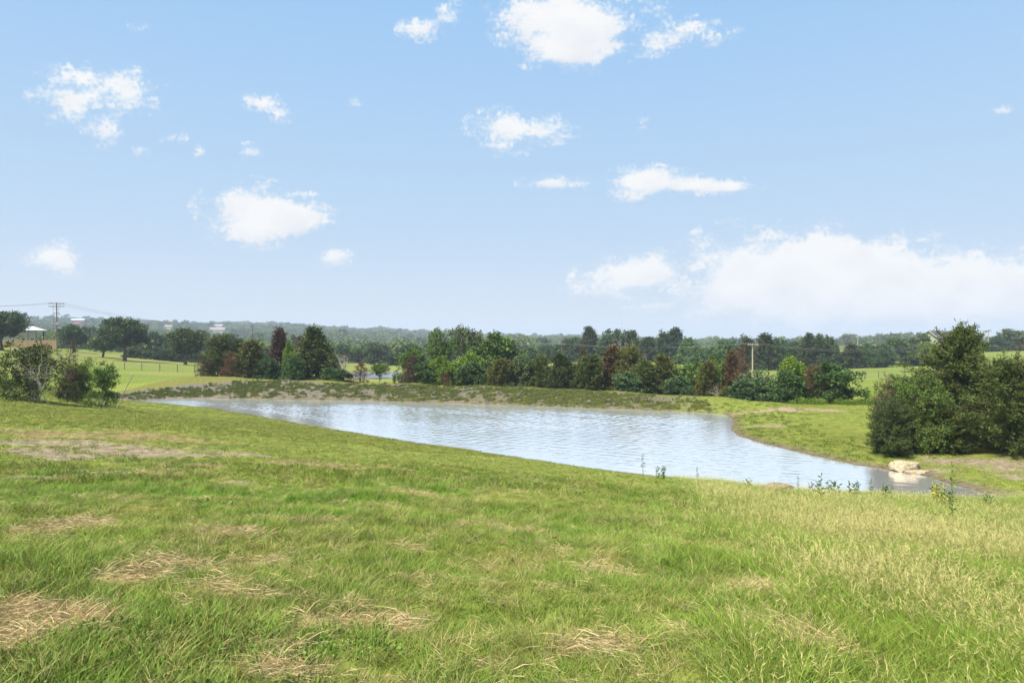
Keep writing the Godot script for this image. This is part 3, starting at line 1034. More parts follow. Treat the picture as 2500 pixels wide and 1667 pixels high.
func lay_wood() -> void:
	var r := seeded(51)
	var bufs := [PackedFloat32Array(), PackedFloat32Array(), PackedFloat32Array()]
	for ring in [[212.0, 460.0, 45.0], [460.0, 900.0, 75.0], [900.0, 1500.0, 100.0]]:
		var n := int(.8 * (ring[1] * ring[1] - ring[0] * ring[0]) / ring[2])
		for k in n:
			var w := r.randf_range(-.8, .8)
			var d := sqrt(r.randf_range(ring[0] * ring[0], ring[1] * ring[1]))
			var x := sin(w) * d
			var z := -cos(w) * d
			var px := 1250 - x / z * F
			if px > 1330 and d < 520: continue
			if px > 1500 and d < 900 and nz.get_noise_2d(x * .4, z * .4) < .0: continue
			if d < 330 and px < 130: continue
			if cleared(px, d): continue
			if nz.get_noise_2d(x * .35 + 70, z * .35) < -.26: continue
			var size := r.randf_range(.65, 1.15) * (.62 + .38 * smoothstep(300, 650, d)) * (1.4 if r.randf() < .1 else 1.0)
			var c := Color(.10, .165, .045).lerp(Color(.23, .31, .085), r.randf())
			if r.randf() < .25: c = Color(.072, .11, .045)
			if r.randf() < .05: c = Color(.15, .15, .06)
			row_of(bufs[r.randi() % 3], Vector3(x, ground(x, z) - .3, z), r.randf() * TAU, size * r.randf_range(.85, 1.25), size, c)
	for k in 3:
		var p := broadleaf(300 + k, {"h": 9.0, "r": [4.6, 4.0, 5.2][k], "base": .05, "lobes": 12, "clumps": 9, "leaves": 7, "size": 1.0, "clump": .9, "trunk": .02, "squash": .8})
		scatter("hillside_wood", p[1], M.wood, bufs[k], "dense green woodland covering the distant hills", "woodland")

# ---------------------------------------------------------------- buildings, poles, fences, stones
func gable(s: Shape, w: float, d: float, h: float, rise: float, over: float, thick: float, col := Color.WHITE) -> void:      # a pitched roof over a w by d house, ridge along x
	for q in [-1.0, 1.0]:
		var e := Vector3(0, h - rise * over / (d * .5), q * (d * .5 + over))
		var t := Vector3(0, h + rise, 0)
		var a := e + Vector3(-w * .5 - over, 0, 0); var b := e + Vector3(w * .5 + over, 0, 0)
		var c := t + Vector3(w * .5 + over, 0, 0); var f := t + Vector3(-w * .5 - over, 0, 0)
		var u := Vector3(0, thick, 0)
		s.quad(a + u, b + u, c + u, f + u, col) if q < 0 else s.quad(b + u, a + u, f + u, c + u, col)
		s.quad(b, a, f, c, col) if q < 0 else s.quad(a, b, c, f, col)
		s.quad(a, b, b + u, a + u, col)
		s.quad(a, a + u, f + u, f, col)
		s.quad(b, c, c + u, b + u, col)

func gable_walls(s: Shape, w: float, d: float, h: float, rise: float, col := Color.WHITE) -> void:
	var x := w * .5
	var z := d * .5
	s.quad(Vector3(-x, -1, z), Vector3(-x, h, z), Vector3(x, h, z), Vector3(x, -1, z), col)
	s.quad(Vector3(x, -1, -z), Vector3(x, h, -z), Vector3(-x, h, -z), Vector3(-x, -1, -z), col)
	for q in [-1.0, 1.0]:
		s.quad(Vector3(q * x, -1, -z), Vector3(q * x, h, -z), Vector3(q * x, h, z), Vector3(q * x, -1, z), col)
		s.tri(Vector3(q * x, h, -z), Vector3(q * x, h + rise, 0), Vector3(q * x, h, z), col)

func bx(lo: Vector3, hi: Vector3) -> ArrayMesh:
	var s := Shape.new()
	s.box(lo, hi)
	return s.done()

func rod(a: Vector3, b: Vector3, r0: float, r1: float, sides := 8) -> ArrayMesh:
	var s := Shape.new()
	s.tube(PackedVector3Array([a, b]), PackedFloat32Array([r0, r1]), sides, Color.WHITE)
	return s.done()

func pole(px: float, top: float, d: float, arm: float, turn: float, label: String, wood: String, gear := false) -> Node3D:
	var x := (px - 1250) / F * d
	var y := ground(x, -d)
	var h := at(px, top, d).y - y
	var o := thing("utility_pole", label, "utility pole", Vector3(x, y, -d), "power line poles")
	part("post", rod(Vector3(0, -.5, 0), Vector3(0, h, 0), .17, .11, 10), M[wood], o)
	var arms := [h - .35] if not gear else [h - .25, h - .95]
	for q in arms:
		var hold := part("crossarm", bx(Vector3(-arm, -.07, .12), Vector3(arm, .07, .24)), M[wood], o, Vector3(0, q, 0))
		hold.rotation.y = turn
		for k in [-1.0, -.55, .55, 1.0]:
			var s := Shape.new()
			s.tube(PackedVector3Array([Vector3(0, 0, 0), Vector3(0, .1, 0), Vector3(0, .12, 0), Vector3(0, .24, 0)]), PackedFloat32Array([.03, .03, .075, .05]), 7, Color.WHITE)
			part("insulator", s.done(), M.steel, hold, Vector3(k * (arm - .1), .07, .18))
		for k in [-1.0, 1.0]:
			part("brace", rod(Vector3(k * arm * .55, -.05, .18), Vector3(0, -.75, .12), .025, .025, 5), M[wood], hold)
	if gear:
		var g := part("crossarm", bx(Vector3(-.7, -.06, .1), Vector3(.7, .06, .2)), M[wood], o, Vector3(0, h - 2.6, 0))
		g.rotation.y = turn
		for k in [-.62, .62]:
			var ring := PackedVector3Array(); var rad := PackedFloat32Array()
			for m in 13:
				ring.append(Vector3(cos(TAU * m / 12) * .22, sin(TAU * m / 12) * .24 - .25, 0)); rad.append(.03)
			var s := Shape.new()
			s.tube(ring, rad, 5, Color.WHITE)
			part("cable_loop", s.done(), M.dark, g, Vector3(k, 0, .16))
		var low := part("crossarm", bx(Vector3(-1.0, -.05, .12), Vector3(.7, .05, .22)), M.steel, o, Vector3(0, h - 5.1, 0))
		low.rotation.y = turn
		part("switch_gear", rod(Vector3(-.55, -.55, .2), Vector3(-.55, .45, .2), .12, .10, 8), M.rust, o, Vector3(0, h - 5.1, 0))
		part("meter_can", rod(Vector3(.35, -.3, .2), Vector3(.35, .3, .2), .17, .17, 10), M.steel, o, Vector3(0, h - 5.1, 0))
		for k in [-.5, .45]:
			part("drop_cable", rod(Vector3(k, h - 4.8, .2), Vector3(k * 1.5, h - 1.0, .2), .02, .02, 4), M.dark, o)
	o.set_meta("top", Vector3(x, y + h, -d))
	return o

func wire(a: Vector3, b: Vector3, sag: float, label: String, group: String) -> void:
	var o := thing("power_line", label, "power line", a, group)
	var s := Shape.new()
	var pts := PackedVector3Array(); var rad := PackedFloat32Array()
	for k in 17:
		var f := k / 16.0
		pts.append((b - a) * f - Vector3(0, sag * 4 * f * (1 - f), 0))
		rad.append(.017)
	s.tube(pts, rad, 4, Color.WHITE)
	part("wire", s.done(), M.wire, o)

func boulder(seed_: int, size: Vector3, rough: float) -> ArrayMesh:
	var f := FastNoiseLite.new()
	f.seed = seed_; f.frequency = .9; f.fractal_octaves = 4
	var nu := 40
	var nv := 22
	var g: Array[Vector3] = []
	for j in nv + 1:
		for i in nu:
			var th := PI * j / nv
			var ph := TAU * i / nu
			var d := Vector3(sin(th) * cos(ph), cos(th), sin(th) * sin(ph))
			# squarish, with a flat top and ledges
			var q := Vector3(signf(d.x) * pow(absf(d.x), .7), signf(d.y) * pow(absf(d.y), .55), signf(d.z) * pow(absf(d.z), .7))
			var k := 1.0 + rough * f.get_noise_3d(d.x * 1.1, d.y * 1.1, d.z * 1.1) + rough * .35 * f.get_noise_3d(d.x * 5, d.y * 9, d.z * 5)
			g.append(Vector3(q.x * size.x, q.y * size.y, q.z * size.z) * k)
	var st := SurfaceTool.new()
	st.begin(Mesh.PRIMITIVE_TRIANGLES)
	for j in nv:
		for i in nu:
			var a := j * nu + i
			var b := j * nu + (i + 1) % nu
			for q in [a, b, b + nu, a, b + nu, a + nu]:
				st.set_color(Color.WHITE)
				st.set_smooth_group(0)
				st.add_vertex(g[q])
	st.generate_normals()
	return st.commit()

# ---------------------------------------------------------------- the scene
func _ready() -> void:
	var cam := Camera3D.new()
	cam.name = "camera"
	cam.fov = 53.13
	cam.near = .05
	cam.far = 20000
	cam.position = EYE
	add_child(cam)
	cam.current = true

	nz.seed = 3; nz.frequency = .05; nz.fractal_octaves = 4
	nz2.seed = 8; nz2.frequency = .18; nz2.fractal_octaves = 3

	var env := Environment.new()
	env.background_mode = Environment.BG_SKY
	var sky := Sky.new()
	var pano := PanoramaSkyMaterial.new()
	pano.panorama = ImageTexture.create_from_image(make_sky())
	pano.energy_multiplier = 1.0
	sky.sky_material = pano
	env.sky = sky
	env.background_energy_multiplier = 1.0 / EXPO
	env.tonemap_mode = Environment.TONE_MAPPER_LINEAR
	env.tonemap_exposure = EXPO
	env.sdfgi_enabled = true
	env.ssao_enabled = true
	env.ssil_enabled = true
	env.fog_enabled = true
	env.fog_density = .00038
	env.fog_light_color = Color(.86, .92, 1.0)
	var we := WorldEnvironment.new()
	we.name = "environment"
	we.environment = env
	add_child(we)

	var sun := DirectionalLight3D.new()
	sun.name = "sun"
	sun.light_energy = 1.45
	sun.light_color = Color(1.0, .965, .90)
	sun.light_angular_distance = 18.0
	sun.shadow_enabled = true
	sun.basis = Basis.looking_at(Vector3(.42, -.85, -.38))
	add_child(sun)

	make_materials()
	for p in SHORE:
		var d: float = 5.0 * F / (p[1] - 833.0)
		shore.append(Vector2((p[0] - 1250.0) / F * d, -d))
	fit_land()
	land_grid()
	place_spots()
	sort_spots()
	make_ground()
	make_pond()
	make_protos()
	build_structures()
	plant_trees()
	lay_wood()
	lay_grass()
	lay_forbs()
	small_things()

func make_materials() -> void:
	var g := mat(1, 1, 1, .95)
	g.metallic_specular = .1
	g.albedo_texture = ImageTexture.create_from_image(noise_image(512, .02, 9, Color(.62, .62, .60), Color(1, 1, 1), 6))
	g.uv1_triplanar = true
	g.uv1_world_triplanar = true
	g.uv1_scale = Vector3(.35, .35, .35)
	M.ground = g
	var w := StandardMaterial3D.new()
	w.albedo_color = Color(.99, .99, .985)
	w.metallic = .85
	w.roughness = .15
	w.cull_mode = BaseMaterial3D.CULL_DISABLED
	M.water = w
	M.grass = mat(1, 1, 1, .7, .5)
	M.straw = mat(1, 1, 1, .8, .25)
	M.wood = mat(1, 1, 1, .9, .25)
	# leaves
	M.cedar = mat(0.098, 0.132, 0.032, .8, .22)
	M.cedar_olive = mat(0.144, 0.155, 0.037, .8, .22)
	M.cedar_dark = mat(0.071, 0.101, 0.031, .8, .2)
	M.cedar_blue = mat(0.069, 0.121, 0.057, .8, .2)
	M.cedar_brown = mat(0.144, 0.098, 0.046, .8, .2)
	M.red_dead = mat(.18, .095, .055, .9, .2)
	M.dusky = mat(.12, .072, .047, .9, .2)
	M.leaf = mat(0.109, 0.190, 0.037, .6, .4)
	M.leaf_bright = mat(0.178, 0.282, 0.034, .6, .5)
	M.leaf_deep = mat(0.071, 0.136, 0.037, .6, .3)
	M.leaf_teal = mat(0.086, 0.155, 0.060, .6, .3)
	M.leaf_grey = mat(0.121, 0.172, 0.069, .7, .35)
	M.elm = mat(0.121, 0.190, 0.039, .6, .35)
	M.oak = mat(0.076, 0.121, 0.040, .7, .3)
	M.oak_light = mat(0.092, 0.149, 0.041, .7, .3)
	M.vine = mat(0.115, 0.207, 0.057, .6, .35)
	M.flower = mat(.16, .11, .52, .6, .3)
	M.orange = mat(.62, .17, .03, .6, .3)
	M.yellow = mat(.45, .42, .04, .6, .4)
	# wood and the rest
	M.bark = mat(.135, .105, .08, .95)
	M.bark_pale = mat(.30, .27, .235, .95)
	M.bark_grey = mat(.36, .325, .285, .95)
	M.bark_dark = mat(.075, .06, .05, .95)
	M.pole_dark = mat(.14, .10, .08, .95)
	M.pole_pale = mat(.34, .28, .22, .95)
	M.steel = mat(.42, .43, .45, .6)
	M.dark = mat(.035, .035, .04, .7)
	M.rust = mat(.22, .05, .035, .8)
	M.wire = mat(.16, .17, .18, .6)
	M.white_roof = mat(.42, .43, .445, .55)
	M.cream = mat(.42, .395, .30, .8)
	M.tan_trim = mat(.27, .21, .12, .8)
	M.plank = mat(.25, .18, .10, .9)
	M.porch_dark = mat(.06, .035, .03, .9)
	M.glass = mat(.03, .04, .05, .15)
	M.grey_roof = mat(.075, .075, .09, .9)
	M.pale_green = mat(.26, .29, .18, .85)
	M.white_trim = mat(.36, .36, .34, .7)
	M.red_barn = mat(.36, .05, .05, .8)
	M.brown_roof = mat(.24, .185, .16, .9)
	var st := mat(.50, .46, .37, .9)
	st.albedo_texture = ImageTexture.create_from_image(noise_image(256, .03, 21, Color(.62, .55, .44), Color(1, 1, 1), 5))
	st.uv1_triplanar = true
	st.uv1_scale = Vector3(1.1, 1.1, 1.1)
	M.stone = st
	M.stone_grey = st.duplicate()
	M.stone_grey.albedo_color = lin(.30, .27, .20)

func build_structures() -> void:
	# the shed at the far left
	var o := thing("shed", "cream metal shed with a white hipped roof at the left edge", "shed", Vector3(-103.6, ground(-104, -152), -152))
	o.rotation.y = .6
	var wl := 16.0      # from its left end to the porch corner, x to the right
	part("wall", bx(Vector3(-wl, -1, -9), Vector3(10.2, 4.15, 0)), M.cream, o, Vector3(-12.1, 0, 0))
	for x in [-8.0, 8.65 - 10.0, 8.65, 10.1]:
		part("corner_trim", bx(Vector3(x - .10, -1, -.02), Vector3(x + .10, 4.12, .05)), M.tan_trim, o, Vector3(-12.1, 0, 0))
	for x in [7.75, 9.35]:
		var wd := part("window", bx(Vector3(x - .3, 1.3, -.02), Vector3(x + .3, 2.5, .04)), M.white_trim, o, Vector3(-12.1, 0, 0))
		part("pane", bx(Vector3(x - .22, 1.38, .03), Vector3(x + .22, 2.42, .055)), M.glass, wd)
	part("porch_post", bx(Vector3(11.65, -1, -.15), Vector3(11.85, 4.1, .05)), M.tan_trim, o, Vector3(-12.1, 0, 0))
	part("porch_post", bx(Vector3(11.3, -1, -3.2), Vector3(11.55, 4.1, -2.95)), M.porch_dark, o, Vector3(-12.1, 0, 0))
	part("porch_post", bx(Vector3(11.65, -1, -8.9), Vector3(11.85, 4.1, -8.7)), M.tan_trim, o, Vector3(-12.1, 0, 0))
	part("eave_trim", bx(Vector3(-wl - .3, 4.08, .06), Vector3(12.0, 4.24, .3)), M.tan_trim, o, Vector3(-12.1, 0, 0))
	var rf := Shape.new()
	var a := Vector3(-wl - .4, 4.25, .4); var b := Vector3(12.1, 4.25, .4); var c := Vector3(12.1, 4.25, -9.4); var d := Vector3(-wl - .4, 4.25, -9.4)
	var e := Vector3(3.5, 7.2, -4.5); var f := Vector3(-9, 7.2, -4.5)
	rf.quad(a, b, e, f, Color.WHITE); rf.tri(b, c, e, Color.WHITE); rf.quad(c, d, f, e, Color.WHITE); rf.tri(d, a, f, Color.WHITE); rf.quad(a, d, c, b, Color.WHITE)
	part("roof", rf.done(), M.white_roof, o, Vector3(-12.1, 0, 0))
	# its plank fence
	var fe := thing("plank_fence", "tan wooden plank fence below the cream shed", "fence", Vector3(-112, ground(-104, -140), -140))
	var r := seeded(61)
	var boards := Shape.new()
	for k in 130:
		var t := r.randf_range(.8, 1.0)
		boards.box(Vector3(k * .15 - 1, -.5, 0), Vector3(k * .15 - .86, 1.45 + r.randf_range(-.02, .02), .02), Color(t, t, t))
	tag(part("boards", boards.done(), M.plank, fe), "", "", "", "stuff")
	part("rail", bx(Vector3(-1, .3, -.06), Vector3(18.5, .4, -.01)), M.plank, fe)
	part("rail", bx(Vector3(-1, 1.1, -.06), Vector3(18.5, 1.2, -.01)), M.plank, fe)
	# the house at the right
	var hb := ground((2330.0 - 1250.0) / F * 232.0, -232)
	var h := thing("farmhouse", "pale green gabled house with a grey roof behind the right cedars", "house", Vector3(145.5, hb, -232))
	h.rotation.y = .6
	var s := Shape.new()
	gable_walls(s, 15.0, 9.0, 2.7, 3.7)
	s.v = turned(s.v, 0)
	part("wall", s.done(), M.pale_green, h)
	s = Shape.new()
	gable(s, 15.0, 9.0, 2.7, 3.7, .5, .16)
	part("roof", s.done(), M.grey_roof, h)
	for z in [-1.0, 1.0]:
		part("barge_board", rod(Vector3(-8.04, 2.45, z * 4.95), Vector3(-8.04, 6.5, 0), .13, .13, 4), M.white_trim, h)
	var wing := part("wing_wall", wing_mesh(true), M.pale_green, h, Vector3(8.6, 0, 2.6))
	wing.rotation.y = PI / 2 + .25
	var wr := part("wing_roof", wing_mesh(false), M.grey_roof, h, Vector3(8.6, 0, 2.6))
	wr.rotation.y = PI / 2 + .25
	var gw := part("window", bx(Vector3(-7.58, 3.4, -.5), Vector3(-7.49, 4.5, .5)), M.white_trim, h)
	part("pane", bx(Vector3(-7.61, 3.5, -.4), Vector3(-7.57, 4.4, .4)), M.glass, gw)
	for x in [-3.5, 0.0, 3.0]:
		var fw := part("window", bx(Vector3(x - .5, .9, 4.49), Vector3(x + .5, 2.2, 4.56)), M.white_trim, h)
		part("pane", bx(Vector3(x - .4, 1.0, 4.55), Vector3(x + .4, 2.1, 4.59)), M.glass, fw)
	# small buildings on the far hill: x, y of the foot, distance, width, depth, wall height, roof rise, turn
	far_house("barn", "small bright red barn with a pale roof on the left hillside", "barn", 189, 789, 1500, 27, 12, 7.0, 3.0, .25, M.red_barn, M.white_roof)
	far_house("far_house", "white house high on the hill left of the second pole", "house", 534, 801, 1700, 22, 12, 6.0, 3.0, -.1, M.white_trim, M.white_trim)
	far_house("far_house", "wide house with a pinkish tan roof below the white hill house", "house", 530, 810, 1350, 28, 14, 4.0, 5.0, .2, M.white_trim, M.brown_roof)
	far_house("far_house", "low white house just right of the tan roofed hill house", "house", 571, 808, 1400, 12, 8, 4.0, 2.0, -.2, M.white_trim, M.white_roof)
	far_house("far_house", "pale roofed house on the hill above the big oak", "house", 411, 802, 1400, 13, 9, 3.5, 3.5, .1, M.cream, M.brown_roof)
	far_house("far_house", "pale house among trees on the skyline above the shed", "house", 62, 785, 1900, 22, 12, 5.0, 4.0, .1, M.cream, M.grey_roof)
	far_house("far_house", "tiny white house on the skyline left of the tall pole", "house", 98, 785, 1900, 9, 9, 4.0, 3.0, .1, M.white_trim, M.white_trim)
	far_house("far_house", "pinkish roofed house on the low hill beyond the broad tree", "house", 1286, 850, 900, 9, 7, 3.5, 3.0, .1, M.cream, M.brown_roof)
	# poles
	var p1 := pole(137, 738, 165, 1.7, .25, "tall dark utility pole with switch gear beside the shed", "pole_dark", true)
	var p2 := pole(615, 793, 215, 1.0, -.1, "brown utility pole rising behind the left end of the thicket", "pole_dark")
	var p3 := pole(1371, 838, 186, 1.1, .2, "short dark utility pole against the trees left of the dead snag", "pole_dark")
	var p4 := pole(1838, 837, 139, 1.15, .15, "pale wooden utility pole standing in front of the right tree line", "pole_pale")
	var p5 := pole(2095, 818, 262, 1.45, -.1, "grey utility pole with a wide crossarm on the right skyline", "pole_pale")
	var p6 := pole(2414, 805, 225, 1.1, .1, "pale utility pole just right of the green house", "pole_pale")
	var tops := []
	for p in [p1, p2, p3, p4, p5, p6]:
		tops.append(p.get_meta("top"))
		p.remove_meta("top")
	for k in [-1.5, 0.0, 1.5]:
		wire(tops[0] + Vector3(k, 0, .3), at(-260, 730, 150) + Vector3(k, 0, 0), 1.2, "wire running left from the tall dark pole above the shed", "wires left of the tall pole")
		wire(tops[0] + Vector3(k, 0, .3), tops[1] + Vector3(k * .6, 0, .2), 2.0, "wire strung from the tall dark pole to the brown pole", "wires between the two left poles")
		wire(tops[1] + Vector3(k * .6, 0, .2), tops[2] + Vector3(k * .6, 0, .2), 2.5, "wire crossing in front of the woods to the short dark pole", "wires across the hollow")
		wire(tops[2] + Vector3(k * .6, 0, .2), tops[3] + Vector3(k * .6, 0, .2), 1.0, "wire strung before the dark trees to the pale pole", "wires before the right tree line")
		wire(tops[3] + Vector3(k * .6, 0, .2), at(2240, 850, 150) + Vector3(0, k * .3, 0), 1.0, "wire running right from the pale pole past the trees", "wires right of the pale pole")
		wire(tops[4] + Vector3(k * .9, 0, 0), tops[5] + Vector3(k * .6, 0, 0), 1.2, "wire across the sky to the pole beside the green house", "wires on the right skyline")
	# wire fences
	wire_fence([[303, 890, 97], [345, 894, 97], [389, 897, 97], [432, 900, 97], [474, 903, 97], [520, 906, 97]], "wire fence with thin posts below the big oak", 1.05)
	wire_fence([[24, 850, 118], [120, 858, 112], [216, 876, 104]], "short wire fence below the shed and the leftmost oak", 1.1)
	wire_fence([[2050, 925, 96], [2113, 925, 96], [2146, 925, 96], [2210, 925, 96]], "wire fence across the bright field left of the right cedars", 1.05)

func turned(v: PackedVector3Array, _k: int) -> PackedVector3Array:
	return v

func wing_mesh(walls: bool) -> ArrayMesh:
	var s := Shape.new()
	if walls: gable_walls(s, 9.0, 6.5, 2.6, 2.6)
	else: gable(s, 9.0, 6.5, 2.6, 2.6, .4, .14)
	return s.done()

func far_house(called: String, label: String, category: String, px: float, py: float, d: float, w: float, dp: float, h: float, rise: float, turn: float, wall: Material, roof: Material) -> void:
	var p := seen(px, py)
	var k := -p.z / d
	w *= k; dp *= k; h *= k; rise *= k
	clearings.append([px, Vector2(p.x, p.z).length(), w * .6 / -p.z * F + 3.0])
	var o := thing(called, label, category, p, "buildings on the far hills")
	o.rotation.y = turn
	var s := Shape.new()
	gable_walls(s, w, dp, h, rise)
	part("wall", s.done(), wall, o)
	s = Shape.new()
	gable(s, w, dp, h, rise, .5, .3)
	part("roof", s.done(), roof, o)
	part("door", bx(Vector3(-w * .38, -1, dp * .5 - .05), Vector3(-w * .38 + w * .15, h * .6, dp * .5 + .08)), M.dark, o)
	part("footing", bx(Vector3(-w * .5 + .05, -8.0, -dp * .5 + .05), Vector3(w * .5 - .05, -1, dp * .5 - .05)), wall, o)

func wire_fence(posts: Array, label: String, tall: float) -> void:
	var feet := []
	for p in posts:
		var x: float = (p[0] - 1250.0) / F * p[2]
		feet.append(Vector3(x, ground(x, -p[2]), -p[2]))
	var o := thing("wire_fence", label, "fence", feet[0])
	for k in feet.size():
		part("post", rod(feet[k] - feet[0] - Vector3(0, .3, 0), feet[k] - feet[0] + Vector3(0, tall, 0), .055, .05, 6), M.pole_dark, o)
	for q in [.3, .6, .95]:
		var pts := PackedVector3Array(); var rad := PackedFloat32Array()
		for f in feet:
			pts.append(f - feet[0] + Vector3(0, tall * q, .06)); rad.append(.012)
		var s := Shape.new()
		s.tube(pts, rad, 4, Color.WHITE)
		part("wire", s.done(), M.wire, o)

